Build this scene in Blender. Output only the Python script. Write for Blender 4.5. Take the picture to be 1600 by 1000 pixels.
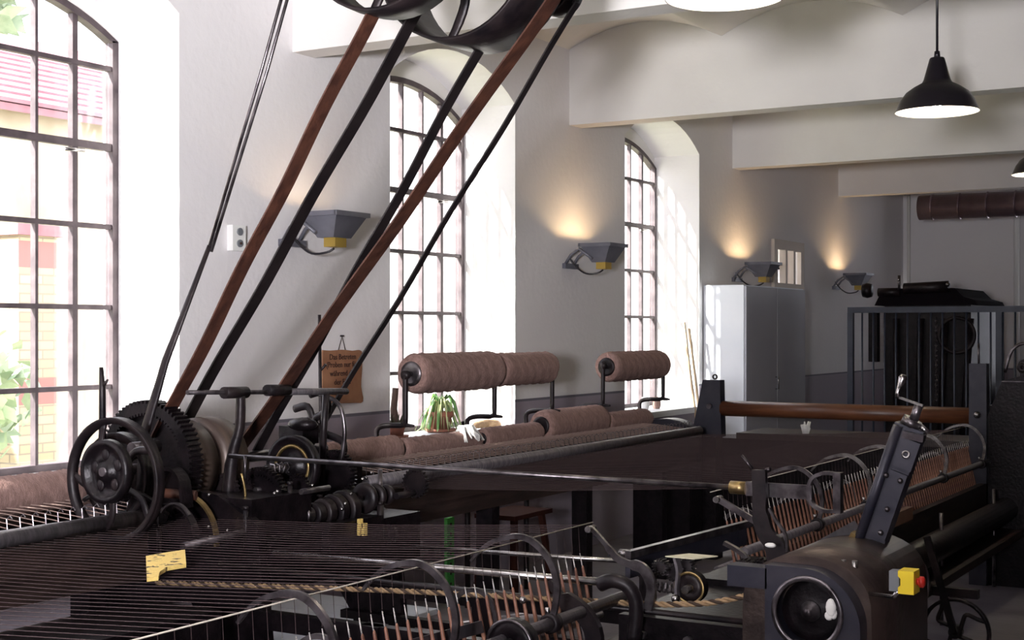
import bpy, math, random
from math import sin, cos, pi, sqrt, atan2
random.seed(7)
D = bpy.data
for o in list(D.objects): D.objects.remove(o)
scn = bpy.context.scene
col = scn.collection

# ------------------------------------------------------------------ camera
TH = math.radians(30.66)
cd = D.cameras.new('camera'); cam = D.objects.new('camera', cd); col.objects.link(cam)
cam.location = (0, 0, 1.5); cam.rotation_euler = (pi/2, 0, TH)
cd.sensor_width = 36; cd.lens = 2193/1600*36; cd.shift_y = 15/1600; cd.clip_end = 300; cd.clip_start = .05
scn.camera = cam

# ------------------------------------------------------------------ light and exposure
scn.view_settings.view_transform = 'Standard'
scn.view_settings.look = 'None'
scn.view_settings.gamma = 1
scn.view_settings.use_curve_mapping = False
scn.view_settings.exposure = 0.32
w = D.worlds.new('world'); scn.world = w; w.use_nodes = True
nt = w.node_tree; bg = nt.nodes['Background']
sky = nt.nodes.new('ShaderNodeTexSky'); sky.sky_type = 'HOSEK_WILKIE'
sky.sun_direction = (-.43, -1, .75); sky.turbidity = 6
mxs = nt.nodes.new('ShaderNodeMix'); mxs.data_type = 'RGBA'; mxs.inputs[0].default_value = .75
nt.links.new(sky.outputs[0], mxs.inputs[6]); mxs.inputs[7].default_value = (.90, .87, 1.0, 1)   # bright haze over the sky
nt.links.new(mxs.outputs[2], bg.inputs[0])
bg.inputs[1].default_value = 6.0
sd = D.lights.new('sun', 'SUN'); sun = D.objects.new('sun', sd); col.objects.link(sun)
sd.energy = 24; sd.angle = .02; sd.color = (1, .96, .90)
from mathutils import Vector, Matrix
sun.rotation_euler = Vector((.43, 1, -.75)).to_track_quat('-Z', 'Y').to_euler()
sun.location = (-10, -10, 15)
ld = D.lights.new('photographers_softbox', 'AREA'); fl = D.objects.new('photographers_softbox', ld); col.objects.link(fl)
ld.shape = 'DISK'; ld.size = .5; ld.energy = 230; ld.color = (.97, .95, 1); ld.spread = math.radians(100)
fl.location = (-.2, -1.25, 1.62)
fl.rotation_euler = Vector((-.80, 1, .72)).to_track_quat('-Z', 'Y').to_euler()
for yc in (1.05, 4.0, 6.95, 9.9):                       # sampling portals in the window openings
    pl = D.lights.new('portal', 'AREA'); po = D.objects.new('portal', pl); col.objects.link(po)
    pl.shape = 'RECTANGLE'; pl.size = 1.36; pl.size_y = 2.2; pl.cycles.is_portal = True
    po.location = (-4.93, yc, 1.98); po.rotation_euler = Vector((1, 0, 0)).to_track_quat('-Z', 'Z').to_euler()

# ------------------------------------------------------------------ materials
def mat(name, colr, rough=.6, metal=0, c2=None, scale=8, bump=0, bscale=None, stretch=None, contrast=(.35, .65), coat=0, emis=None, es=0, spec=None):
    m = D.materials.new(name); m.use_nodes = True; n = m.node_tree; b = n.nodes['Principled BSDF']
    b.inputs['Base Color'].default_value = (*colr, 1); b.inputs['Roughness'].default_value = rough; b.inputs['Metallic'].default_value = metal
    if coat: b.inputs['Coat Weight'].default_value = coat
    if spec is not None: b.inputs['Specular IOR Level'].default_value = spec
    tc = n.nodes.new('ShaderNodeTexCoord'); mp = n.nodes.new('ShaderNodeMapping'); n.links.new(tc.outputs['Object'], mp.inputs[0])
    if stretch: mp.inputs['Scale'].default_value = stretch
    if c2:
        t = n.nodes.new('ShaderNodeTexNoise'); t.inputs['Scale'].default_value = scale; t.inputs['Detail'].default_value = 5
        n.links.new(mp.outputs[0], t.inputs['Vector'])
        r = n.nodes.new('ShaderNodeValToRGB'); n.links.new(t.outputs[0], r.inputs[0])
        r.color_ramp.elements[0].position = contrast[0]; r.color_ramp.elements[1].position = contrast[1]
        r.color_ramp.elements[0].color = (*colr, 1); r.color_ramp.elements[1].color = (*c2, 1)
        n.links.new(r.outputs[0], b.inputs['Base Color'])
    if bump:
        t = n.nodes.new('ShaderNodeTexNoise'); t.inputs['Scale'].default_value = bscale or scale*3; t.inputs['Detail'].default_value = 4
        n.links.new(mp.outputs[0], t.inputs['Vector'])
        bp = n.nodes.new('ShaderNodeBump'); bp.inputs['Strength'].default_value = bump; bp.inputs['Distance'].default_value = .01
        n.links.new(t.outputs[0], bp.inputs['Height']); n.links.new(bp.outputs[0], b.inputs['Normal'])
    if emis: b.inputs['Emission Color'].default_value = (*emis, 1); b.inputs['Emission Strength'].default_value = es
    return m
IRON = mat('black_iron', (.007, .005, .007), .42, .3, (.022, .015, .016), 14, .15, spec=.35)
IRON2 = mat('oily_iron', (.004, .003, .004), .36, .3, (.012, .008, .010), 20, .2, spec=.3)
PAINTED = mat('dark_blue_grey_paint', (.018, .018, .030), .42, .25, (.035, .032, .044), 11, .1)
STEEL = mat('worn_steel', (.20, .18, .19), .32, .9, (.06, .05, .055), 18, .05)
BRIGHT = mat('bright_steel', (.5, .48, .47), .25, 1, (.25, .23, .23), 30)
TUBEM = mat('dull_roller_steel', (.11, .10, .11), .38, .45, (.20, .18, .195), 25, .1, stretch=(1, 4, 1))
BRASS = mat('aged_brass', (.50, .36, .15), .35, .9, (.25, .17, .08), 22)
LEATHER = mat('brown_leather', (.045, .016, .011), .5, 0, (.095, .036, .022), 9, .2, stretch=(3, 3, 1))
LEATHER2 = mat('black_leather', (.006, .004, .005), .5, 0, (.016, .011, .012), 9, .2)
WOODD = mat('dark_wood', (.014, .008, .007), .5, 0, (.035, .02, .017), 6, .1, stretch=(6, 1, 6))
WOODR = mat('roller_wood', (.065, .02, .009), .4, 0, (.14, .05, .02), 4, .05, stretch=(1, 8, 8))
WOODP = mat('pale_wood', (.42, .29, .17), .6, 0, (.6, .45, .3), 5, .05, stretch=(8, 8, 1))
COPPER = mat('yarn_tube_brown', (.11, .035, .022), .5, 0, (.26, .12, .07), 30)
THREAD = mat('yarn', (.046, .026, .027), .8); STRANDM = mat('roving_strand', (.30, .21, .18), .85)
ROVM = mat('roving', (.225, .135, .115), .95, 0, (.32, .20, .175), 40, .6, 120, stretch=(1, 3, 1))
ROPEM = mat('hemp_rope', (.24, .15, .075), .85, 0, (.34, .23, .13), 60)
ROPED = mat('rope_groove_shade', (.05, .03, .02), .9)  # dark copy of the rope colour, shade of the grooves put into one strand
GREYM = mat('grey_enamel', (.13, .13, .16), .4, .2, (.17, .17, .20), 10)
YEL = mat('yellow_plastic', (.85, .62, .03), .4)
RED = mat('red_plastic', (.62, .03, .02), .35)
REDP = mat('faded_red_paint', (.45, .07, .045), .5, 0, (.3, .05, .04), 20)
GREYP = mat('grey_plastic', (.16, .17, .19), .5)
WHITEP = mat('white_enamel', (.78, .80, .86), .35, 0, (.72, .75, .82), 3)
CABM = mat('cabinet_enamel', (.42, .42, .47), .45, 0, (.38, .38, .43), 2)
SWITCH = mat('white_plastic', (.8, .8, .78), .4)
BLACKE = mat('black_enamel', (.012, .010, .014), .3)
IVORY = mat('ivory_yarn', (.5, .45, .38), .8)
REFL = mat('white_reflector', (.9, .88, .8), .5)
BULB = mat('bulb_glow', (1, .95, .8), .5, emis=(1, .93, .78), es=40)
GREENM = mat('green_paint', (.16, .80, .16), .5, 0, (.12, .65, .14), 20)
TAN = mat('tan_leather_sign', (.26, .115, .06), .7, 0, (.33, .16, .085), 12, .1)
INK = mat('burnt_ink', (.04, .015, .01), .8)
TERRA = mat('terracotta', (.30, .11, .07), .8, 0, (.22, .09, .06), 15)
SOIL = mat('potting_soil', (.03, .02, .015), .95)
LEAF = mat('leaf_green', (.12, .26, .07), .5, 0, (.5, .55, .28), 20, contrast=(.5, .56), stretch=(1, 1, .2))
LEAFB = mat('bush_green', (.24, .32, .20), .7, 0, (.42, .48, .34), 4)
TISSUE = mat('white_cotton', (.8, .78, .74), .9, 0, (.7, .68, .66), 20, .3)
FOAM = mat('spotted_yellow_foam', (.72, .52, .16), .9, 0, (.03, .02, .02), 45, .4, contrast=(.60, .63))
GLASSW = mat('tinted_tumbler', (.35, .22, .18), .15, 0)
RAILB = mat('blue_grey_rail_paint', (.017, .021, .036), .45, .1, (.026, .032, .05), 10)
DUCTM = mat('galvanised_duct', (.26, .19, .21), .35, .8, (.18, .13, .15), 5)
CARDP = mat('yellowed_card', (.62, .58, .42), .7)
STOOLR = mat('red_brown_wood', (.05, .015, .01), .85, 0, (.035, .012, .01), 8, spec=.1)

def wall_mat():
    m = D.materials.new('white_limewash_grey_dado'); m.use_nodes = True; n = m.node_tree; b = n.nodes['Principled BSDF']; L = n.links
    tc = n.nodes.new('ShaderNodeTexCoord'); sx = n.nodes.new('ShaderNodeSeparateXYZ'); L.new(tc.outputs['Object'], sx.inputs[0])
    t = n.nodes.new('ShaderNodeTexNoise'); t.inputs['Scale'].default_value = 1.3; t.inputs['Detail'].default_value = 6; L.new(tc.outputs['Object'], t.inputs['Vector'])
    r = n.nodes.new('ShaderNodeValToRGB'); L.new(t.outputs[0], r.inputs[0])
    r.color_ramp.elements[0].position = .3; r.color_ramp.elements[1].position = .7
    r.color_ramp.elements[0].color = (.76, .73, .74, 1); r.color_ramp.elements[1].color = (.80, .785, .785, 1)
    g = n.nodes.new('ShaderNodeMath'); g.operation = 'LESS_THAN'; L.new(sx.outputs[2], g.inputs[0]); g.inputs[1].default_value = 1.05
    gx = n.nodes.new('ShaderNodeMath'); gx.operation = 'GREATER_THAN'; L.new(sx.outputs[0], gx.inputs[0]); gx.inputs[1].default_value = -4.505   # dado paint stops at the window reveals
    gm = n.nodes.new('ShaderNodeMath'); gm.operation = 'MULTIPLY'; L.new(g.outputs[0], gm.inputs[0]); L.new(gx.outputs[0], gm.inputs[1]); g = gm
    mx = n.nodes.new('ShaderNodeMix'); mx.data_type = 'RGBA'; L.new(g.outputs[0], mx.inputs[0]); L.new(r.outputs[0], mx.inputs[6]); mx.inputs[7].default_value = (.33, .29, .335, 1)
    g2 = n.nodes.new('ShaderNodeMath'); g2.operation = 'COMPARE'; L.new(sx.outputs[2], g2.inputs[0]); g2.inputs[1].default_value = 1.05; g2.inputs[2].default_value = .008
    gn = n.nodes.new('ShaderNodeMath'); gn.operation = 'MULTIPLY'; L.new(g2.outputs[0], gn.inputs[0]); L.new(gx.outputs[0], gn.inputs[1]); g2 = gn
    mx2 = n.nodes.new('ShaderNodeMix'); mx2.data_type = 'RGBA'; L.new(g2.outputs[0], mx2.inputs[0]); L.new(mx.outputs[2], mx2.inputs[6]); mx2.inputs[7].default_value = (.16, .15, .18, 1)
    L.new(mx2.outputs[2], b.inputs['Base Color']); b.inputs['Roughness'].default_value = .75
    t2 = n.nodes.new('ShaderNodeTexNoise'); t2.inputs['Scale'].default_value = 22; t2.inputs['Detail'].default_value = 5; L.new(tc.outputs['Object'], t2.inputs['Vector'])
    bp = n.nodes.new('ShaderNodeBump'); bp.inputs['Strength'].default_value = .25; bp.inputs['Distance'].default_value = .01; L.new(t2.outputs[0], bp.inputs['Height']); L.new(bp.outputs[0], b.inputs['Normal'])
    return m
WALL = wall_mat()
PLASTER = mat('white_plaster', (.74, .715, .69), .8, 0, (.80, .775, .745), 1.5, .2, 20)
WFRAME = mat('window_iron', (.055, .038, .045), .6, .1, (.10, .075, .082), 12, .2)
SILLM = mat('painted_sill', (.74, .74, .74), .6, 0, (.66, .66, .68), 5)
FLOORM = mat('worn_grey_floor', (.13, .11, .125), .5, 0, (.21, .185, .20), 3, .2, 25)
DARKWALL = mat('bounce_tint_mauve', (.13, .09, .12), .8, 0, (.17, .125, .15), 2)  # unseen right wall, darkened to mauve to damp and tint bounced light

def glass_mat():
    m = D.materials.new('window_glass'); m.use_nodes = True; n = m.node_tree; L = n.links
    n.nodes.remove(n.nodes['Principled BSDF']); out = n.nodes['Material Output']
    tr = n.nodes.new('ShaderNodeBsdfTransparent'); tr.inputs[0].default_value = (.95, .97, .96, 1)
    gl = n.nodes.new('ShaderNodeBsdfGlossy'); gl.inputs['Roughness'].default_value = .03
    mx = n.nodes.new('ShaderNodeMixShader'); mx.inputs[0].default_value = .06
    L.new(tr.outputs[0], mx.inputs[1]); L.new(gl.outputs[0], mx.inputs[2]); L.new(mx.outputs[0], out.inputs[0])
    return m
GLASS = glass_mat()
def brick_mat():
    m = D.materials.new('yellow_brick_red_bands'); m.use_nodes = True; n = m.node_tree; L = n.links; b = n.nodes['Principled BSDF']
    tc = n.nodes.new('ShaderNodeTexCoord'); sx = n.nodes.new('ShaderNodeSeparateXYZ'); L.new(tc.outputs['Object'], sx.inputs[0])
    ad = n.nodes.new('ShaderNodeMath'); L.new(sx.outputs[0], ad.inputs[0]); L.new(sx.outputs[1], ad.inputs[1])
    cb = n.nodes.new('ShaderNodeCombineXYZ'); L.new(ad.outputs[0], cb.inputs[0]); L.new(sx.outputs[2], cb.inputs[1])
    br = n.nodes.new('ShaderNodeTexBrick'); L.new(cb.outputs[0], br.inputs['Vector']); br.inputs['Scale'].default_value = 1
    br.inputs['Brick Width'].default_value = .26; br.inputs['Row Height'].default_value = .085; br.inputs['Mortar Size'].default_value = .008
    br.inputs['Color1'].default_value = (.44, .35, .23, 1); br.inputs['Color2'].default_value = (.50, .42, .30, 1); br.inputs['Mortar'].default_value = (.3, .25, .2, 1)
    w_ = n.nodes.new('ShaderNodeMath'); w_.operation = 'PINGPONG'; L.new(sx.outputs[2], w_.inputs[0]); w_.inputs[1].default_value = .62
    g = n.nodes.new('ShaderNodeMath'); g.operation = 'LESS_THAN'; L.new(w_.outputs[0], g.inputs[0]); g.inputs[1].default_value = .12
    mx = n.nodes.new('ShaderNodeMix'); mx.data_type = 'RGBA'; mx.blend_type = 'MIX'; L.new(g.outputs[0], mx.inputs[0]); L.new(br.outputs[0], mx.inputs[6]); mx.inputs[7].default_value = (.34, .17, .16, 1)
    L.new(mx.outputs[2], b.inputs['Base Color']); b.inputs['Roughness'].default_value = .9
    return m
BRICKM = brick_mat()
PLAINB = mat('pale_yellow_brick', (.42, .35, .25), .9, 0, (.50, .43, .33), 2, .3)
TILEM = mat('red_roof_tile', (.27, .12, .14), .8, 0, (.33, .17, .19), 6)
SLATE = mat('grey_roof_slate', (.20, .21, .24), .8)
GRASS = mat('grass', (.30, .31, .19), .9, 0, (.42, .42, .30), 3)

# ------------------------------------------------------------------ mesh helper
def V3(*a): return Vector(a)
class M:
    def __init__(s): s.v = []; s.f = []; s.sm = []
    def add(s, vs, fs, smooth=False):
        k = len(s.v); s.v += [tuple(p) for p in vs]
        for f in fs: s.f.append([i+k for i in f]); s.sm.append(smooth)
        return s
    def box(s, x0, x1, y0, y1, z0, z1):
        vs = [(x, y, z) for z in (z0, z1) for y in (y0, y1) for x in (x0, x1)]
        return s.add(vs, [(0, 2, 3, 1), (4, 5, 7, 6), (0, 1, 5, 4), (2, 6, 7, 3), (0, 4, 6, 2), (1, 3, 7, 5)])
    def prism(s, pts, plane, a, b, smooth=False):
        # pts 2-D outline; plane 'y': pts are (x,z) extruded in y from a to b; 'x': (y,z) along x; 'z': (x,y) along z
        mk = {'y': lambda p, q: (p[0], q, p[1]), 'x': lambda p, q: (q, p[0], p[1]), 'z': lambda p, q: (p[0], p[1], q)}[plane]
        n = len(pts); vs = [mk(p, a) for p in pts]+[mk(p, b) for p in pts]
        s.add(vs, [tuple(range(n)), tuple(range(2*n-1, n-1, -1))])
        k = len(s.v)-2*n
        for i in range(n): s.f.append([k+i, k+n+i, k+n+(i+1) % n, k+(i+1) % n]); s.sm.append(smooth)
        return s
    def tube(s, path, r, n=10, cap=True, flat=None):
        P = [Vector(p) for p in path]; m = len(P)
        R = r if isinstance(r, (list, tuple)) else [r]*m
        up = None; rings = []
        for i, p in enumerate(P):
            d = (P[min(i+1, m-1)]-P[max(i-1, 0)]).normalized()
            if up is None:
                up = Vector((0, 0, 1)) if abs(d.z) < .9 else Vector((1, 0, 0))
            a = d.cross(up)
            if a.length < 1e-5: a = d.cross(Vector((.3, .9, .1)))
            a.normalize(); b = a.cross(d).normalized(); up = b
            fa, fb = (1, 1) if not flat else flat
            rings.append([p+(a*cos(2*pi*k/n)*fa+b*sin(2*pi*k/n)*fb)*R[i] for k in range(n)])
        vs = [q for g in rings for q in g]; fs = []
        for i in range(m-1):
            for k in range(n): fs.append((i*n+k, i*n+(k+1) % n, (i+1)*n+(k+1) % n, (i+1)*n+k))
        s.add(vs, fs, n > 5)
        if cap:
            k = len(s.v)-m*n
            s.f.append([k+i for i in range(n)][::-1]); s.sm.append(False)
            s.f.append([k+(m-1)*n+i for i in range(n)]); s.sm.append(False)
        return s
    def bar(s, p, q, w, h, side=None):
        # rectangular bar from p to q, w across 'side', h across the other way
        p, q = Vector(p), Vector(q); d = (q-p).normalized()
        sd_ = Vector(side) if side else (Vector((0, 1, 0)) if abs(d.y) < .9 else Vector((1, 0, 0)))
        a = (sd_-d*sd_.dot(d)).normalized(); b = d.cross(a)
        vs = [c+a*w/2*i+b*h/2*j for c in (p, q) for i, j in ((-1, -1), (1, -1), (1, 1), (-1, 1))]
        return s.add(vs, [(0, 1, 2, 3), (7, 6, 5, 4), (0, 4, 5, 1), (1, 5, 6, 2), (2, 6, 7, 3), (3, 7, 4, 0)])
    def strip(s, pts, w, th, axis='y', off=0.0):
        # flat bar following an (x,z) path in a plane of constant y; w along y (centred on off), th across
        n = len(pts); L = []; R = []
        for i, p in enumerate(pts):
            a = pts[max(i-1, 0)]; b = pts[min(i+1, n-1)]; dx, dz = b[0]-a[0], b[1]-a[1]; l = sqrt(dx*dx+dz*dz) or 1
            nx, nz = -dz/l, dx/l; t = th[i] if isinstance(th, (list, tuple)) else th
            L.append((p[0]+nx*t/2, p[1]+nz*t/2)); R.append((p[0]-nx*t/2, p[1]-nz*t/2))
        vs = []
        for l, r in zip(L, R): vs += [(l[0], off-w/2, l[1]), (r[0], off-w/2, r[1]), (r[0], off+w/2, r[1]), (l[0], off+w/2, l[1])]
        fs = []
        for i in range(n-1):
            a = 4*i; b = a+4
            for j in range(4): fs.append((a+j, a+(j+1) % 4, b+(j+1) % 4, b+j))
        fs += [(3, 2, 1, 0), (4*n-4, 4*n-3, 4*n-2, 4*n-1)]
        return s.add(vs, fs)
    def lathe(s, prof, c, axis='y', n=24, close=False, smooth=True):
        # prof: (r, h) pairs along axis from centre c
        vs = []; m = len(prof)
        for r, h in prof:
            for k in range(n):
                a = 2*pi*k/n; u, v = r*cos(a), r*sin(a)
                vs.append({'y': (c[0]+u, c[1]+h, c[2]+v), 'x': (c[0]+h, c[1]+u, c[2]+v), 'z': (c[0]+u, c[1]+v, c[2]+h)}[axis])
        fs = []
        for i in range(m if close else m-1):
            j = (i+1) % m
            for k in range(n): fs.append((i*n+k, i*n+(k+1) % n, j*n+(k+1) % n, j*n+k))
        s.add(vs, fs, smooth)
        if not close:
            k = len(s.v)-m*n
            if prof[0][0] > 1e-4: s.f.append([k+i for i in range(n)]); s.sm.append(False)
            if prof[-1][0] > 1e-4: s.f.append([k+(m-1)*n+i for i in range(n)]); s.sm.append(False)
        return s
    def cyl(s, p, q, r, n=16): return s.tube([p, q], r, n)
    def ball(s, c, r, n=12, sq=(1, 1, 1)):
        m = 6; vs = []; fs = []
        for i in range(m+1):
            a = pi*i/m
            for k in range(n): b = 2*pi*k/n; vs.append((c[0]+r*sq[0]*sin(a)*cos(b), c[1]+r*sq[1]*sin(a)*sin(b), c[2]+r*sq[2]*cos(a)))
        for i in range(m):
            for k in range(n): fs.append((i*n+k, i*n+(k+1) % n, (i+1)*n+(k+1) % n, (i+1)*n+k))
        return s.add(vs, fs, True)
    def build(s, name, m, parent=None, org=None):
        base = Vector((0, 0, 0))
        if parent is not None: base = wloc(parent)
        elif org is not None: base = Vector(org)
        elif s.v:
            xs, ys, zs = zip(*s.v); base = Vector(((min(xs)+max(xs))/2, (min(ys)+max(ys))/2, min(zs)))
        me = D.meshes.new(name); me.from_pydata([(x-base.x, y-base.y, z-base.z) for x, y, z in s.v], [], s.f)
        me.polygons.foreach_set('use_smooth', s.sm); me.materials.append(m); me.update()
        import bmesh as _b
        bm = _b.new(); bm.from_mesh(me); _b.ops.recalc_face_normals(bm, faces=bm.faces); bm.to_mesh(me); bm.free()
        o = D.objects.new(name, me); col.objects.link(o)
        if parent is not None: o.parent = parent
        else: o.location = base
        return o
def wloc(o):
    l = Vector((0, 0, 0))
    while o is not None: l += o.location; o = o.parent
    return l
def tag(o, label=None, cat=None, group=None, kind=None):
    if label: o['label'] = label
    if cat: o['category'] = cat
    if group: o['group'] = group
    if kind: o['kind'] = kind
    return o
def thing(name, label, cat, loc, group=None):
    o = D.objects.new(name, None); col.objects.link(o); o.location = loc; o.empty_display_size = .1
    return tag(o, label, cat, group)
def arc(cx, cz, r, a0, a1, n=16, rx=None):
    return [(cx+(rx or r)*cos(math.radians(a0+(a1-a0)*i/n)), cz+r*sin(math.radians(a0+(a1-a0)*i/n))) for i in range(n+1)]
def smooth(pts, n=4):
    out = []; m = len(pts)
    for i in range(m-1):
        p0, p1, p2, p3 = pts[max(i-1, 0)], pts[i], pts[i+1], pts[min(i+2, m-1)]
        for k in range(n):
            t = k/n; out.append(tuple(.5*((2*b)+(-a+c)*t+(2*a-5*b+4*c-d)*t*t+(-a+3*b-3*c+d)*t**3) for a, b, c, d in zip(p0, p1, p2, p3)))
    out.append(tuple(pts[-1])); return out

# ================================================================== SETTING
WX, WO = -4.5, -4.98
XR, YB, YF, ZT = 3.6, -6.0, 16.7, 3.8
WINS = [(-2.6+.0, -1.26), (.36, 1.70), (3.30, 4.66), (6.28, 7.63), (9.20, 10.57)]
SILL, SPR, CRN = .88, 2.92, 3.14
def arch_pts(y0, y1, zs, zc, n=14):
    h = (y1-y0)/2; s_ = zc-zs; R = (h*h+s_*s_)/(2*s_); cz = zc-R; out = []
    a0 = math.asin(h/R)
    for i in range(n+1):
        a = -a0+2*a0*i/n; out.append(((y0+y1)/2+R*sin(a), cz+R*cos(a)))
    return out
m = M(); ycur = YB
for y0, y1 in WINS:
    m.box(WO, WX, ycur, y0, 0, ZT)
    m.box(WO, WX, y0, y1, 0, SILL-.04)
    A = arch_pts(y0, y1, SPR, CRN)
    m.prism(A+[(y1, ZT), (y0, ZT)], 'x', WO, WX)
    ycur = y1
# small high window further along
m.box(WO, WX, ycur, 12.32, 0, ZT); m.box(WO, WX, 12.32, 12.98, 0, 1.93); m.box(WO, WX, 12.32, 12.98, 2.29, ZT); m.box(WO, WX, 12.98, YF+.3, 0, ZT)
tag(m.build('wall_left', WALL, org=(0, 0, 0)), 'white limewashed wall with arched windows and grey dado', kind='structure')
m = M(); m.box(-3.0, 0.0, YF, YF+.3, 0, 3.8); 
m = M()
m.box(WX, -3.12, YF, YF+.3, 0, ZT); m.box(-3.12, -2.44, YF, YF+.3, 0, .9); m.box(-3.12, -2.44, YF, YF+.3, 2.92, ZT); m.box(-2.44, XR, YF, YF+.3, 0, ZT)
tag(m.build('wall_far', WALL, org=(0, 0, 0)), 'white end wall beyond the machines', kind='structure')
tag(M().box(XR, XR+.3, YB, YF+.3, 0, ZT).build('wall_right', DARKWALL, org=(0, 0, 0)), 'unseen side wall opposite the windows, dark mauve to damp and tint bounced light', kind='structure')
tag(M().box(WO, XR+.3, YB-.3, YB, 0, ZT).build('wall_back', WALL, org=(0, 0, 0)), 'white wall behind the viewpoint', kind='structure')
tag(M().box(WO, XR+.3, YB-.3, YF+.3, -.12, 0).build('floor', FLOORM, org=(0, 0, 0)), 'worn grey workshop floor', kind='structure')
# vaulted ceiling: shallow barrel vaults running along the wall
m = M(); span = 1.148; x = -4.55; prof = []
while x < XR+.3:
    for i in range(10):
        a = i/10; prof.append((x+span*a, 3.365+.155*(1-(2*a-1)**2)))
    x += span
prof.append((x, 3.365)); n = len(prof)
vs = [(p[0], YB-.3, p[1]) for p in prof]+[(p[0], YF+.3, p[1]) for p in prof]
m.add(vs, [(i, i+1, n+i+1, n+i) for i in range(n-1)], True)
for i in range(0, n-1, 10): pass
k = len(m.v); m.box(prof[0][0], prof[-1][0], YB-.3, YF+.3, 3.72, 3.85)
ce = m.build('ceiling', PLASTER, org=(0, 0, 0)); tag(ce, 'white ceiling of shallow barrel vaults', kind='structure')
for p_ in ce.data.polygons: pass
BY = [-3.3, -.4, 2.53, 5.45, 8.35, 11.29, 14.21]
for i, y in enumerate(BY):
    z1 = 3.58
    tag(M().box(WX-.02, XR+.02, y, y+.17, 2.88, z1).build(f'trim_{i+1}', PLASTER, org=(0, y, 2.88)), kind='structure')

# ------------------------------------------------------------------ windows
def window(idx, y0, y1, full=True):
    root = D.objects.new(f'window_{idx}', None); col.objects.link(root); root.location = (-4.9, (y0+y1)/2, SILL); root['kind'] = 'structure'
    xf = -4.9; ft = .035
    SP, CR = 2.83, 3.02
    A = arch_pts(y0, y1, SP, CR, 16); B = arch_pts(y0+ft, y1-ft, SP-.01, CR-ft, 16)
    m = M()
    m.box(xf-.03, xf+.02, y0, y0+ft, SILL, SP); m.box(xf-.03, xf+.02, y1-ft, y1, SILL, SP); m.box(xf-.03, xf+.02, y0, y1, SILL-.03, SILL+.03)
    for i in range(16): m.prism([A[i], A[i+1], B[i+1], B[i]], 'x', xf-.03, xf+.02)
    m.build('frame', WFRAME, root)
    # closing plaster between iron arch and wall arch
    Wp = arch_pts(y0, y1, SPR, CRN, 16); m = M()
    for i in range(16): m.prism([A[i], A[i+1], Wp[i+1], Wp[i]], 'x', xf-.06, xf+.0)
    m.build('arch_infill', PLASTER, root)
    def ztop(y):
        for i in range(16):
            if B[i][0] <= y <= B[i+1][0]:
                f = (y-B[i][0])/(B[i+1][0]-B[i][0]); return B[i][1]+f*(B[i+1][1]-B[i][1])
        return B[0][1]
    cols = [y0+ft+(y1-y0-2*ft)*i/6 for i in range(7)]
    rows = [SILL+.03, 1.237, 1.602, 1.972, 2.338, 2.70]
    bars = []
    for i in range(1, 6):
        wd = .030 if i in (1, 5) else .016
        bars.append(('glazing_bar', M().box(xf-.02, xf+.012, cols[i]-wd/2, cols[i]+wd/2, SILL+.03, ztop(cols[i]))))
    for j, z in enumerate(rows[1:]):
        wd = .022 if j != 3 else .034
        bars.append(('glazing_bar', M().box(xf-.015, xf+.014, y0+ft, y1-ft, z-wd/2, z+wd/2)))
    for nme, b in bars: b.build(nme, WFRAME, root)
    if full:
        for i in range(6):
            for j in range(6):
                a, b = cols[i]+.006, cols[i+1]-.006
                z0 = rows[j]+.006
                if j < 5: pts = [(a, z0), (b, z0), (b, rows[j+1]-.006), (a, rows[j+1]-.006)]
                else: pts = [(a, z0), (b, z0), (b, ztop(b)), ((a+b)/2, ztop((a+b)/2)), (a, ztop(a))]
                M().prism(pts, 'x', xf-.006, xf-.002).build('pane', GLASS, root)
        # latch and casement stay
        tag(M().tube([(xf+.03, y1-.33, 2.30), (xf+.035, y1-.22, 2.305)], .009, 8).build('latch', BRIGHT, root), 'steel casement latch')
    m = M().box(xf-.03, WX+.035, y0, y1, SILL-.045, SILL)
    m.build('sill', SILLM, root)
    return root
for i, (y0, y1) in enumerate(WINS): window(i+1 if i > 1 else i+11, y0, y1, i > 1) if False else None
tag(window(1, *WINS[2]), 'tall arched iron window nearest the viewer')
tag(window(2, *WINS[3]), 'arched iron window behind the plants')
tag(window(3, *WINS[4]), 'arched iron window beside the metal cabinet')
window(6, *WINS[1], False); window(7, *WINS[0], False)
# small high window with three openings
root = D.objects.new('window_4', None); col.objects.link(root); root.location = (-4.5, 12.65, 1.9); root['kind'] = 'structure'; root['label'] = 'small high window with three narrow lights'
m = M(); m.box(-4.51, -4.47, 12.24, 12.33, 1.88, 2.33); m.box(-4.51, -4.47, 12.97, 13.06, 1.88, 2.33); m.box(-4.51, -4.47, 12.33, 12.97, 2.24, 2.33); m.box(-4.51, -4.47, 12.33, 12.97, 1.88, 1.93)
m.build('frame', mat('cream_paint', (.62, .55, .48), .6), root)
for k in range(2): M().box(-4.52, -4.46, 12.51+.22*k, 12.56+.22*k, 1.93, 2.24).build('mullion', D.materials['cream_paint'], root)
for k in range(3): M().box(-4.7, -4.694, 12.33+.213*k, 12.33+.213*(k+1), 1.93, 2.28).build('pane', GLASS, root); M().box(-4.71, -4.685, 12.33+.22*k, 12.55+.22*k, 2.08, 2.10).build('glazing_bar', WFRAME, root)
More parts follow.
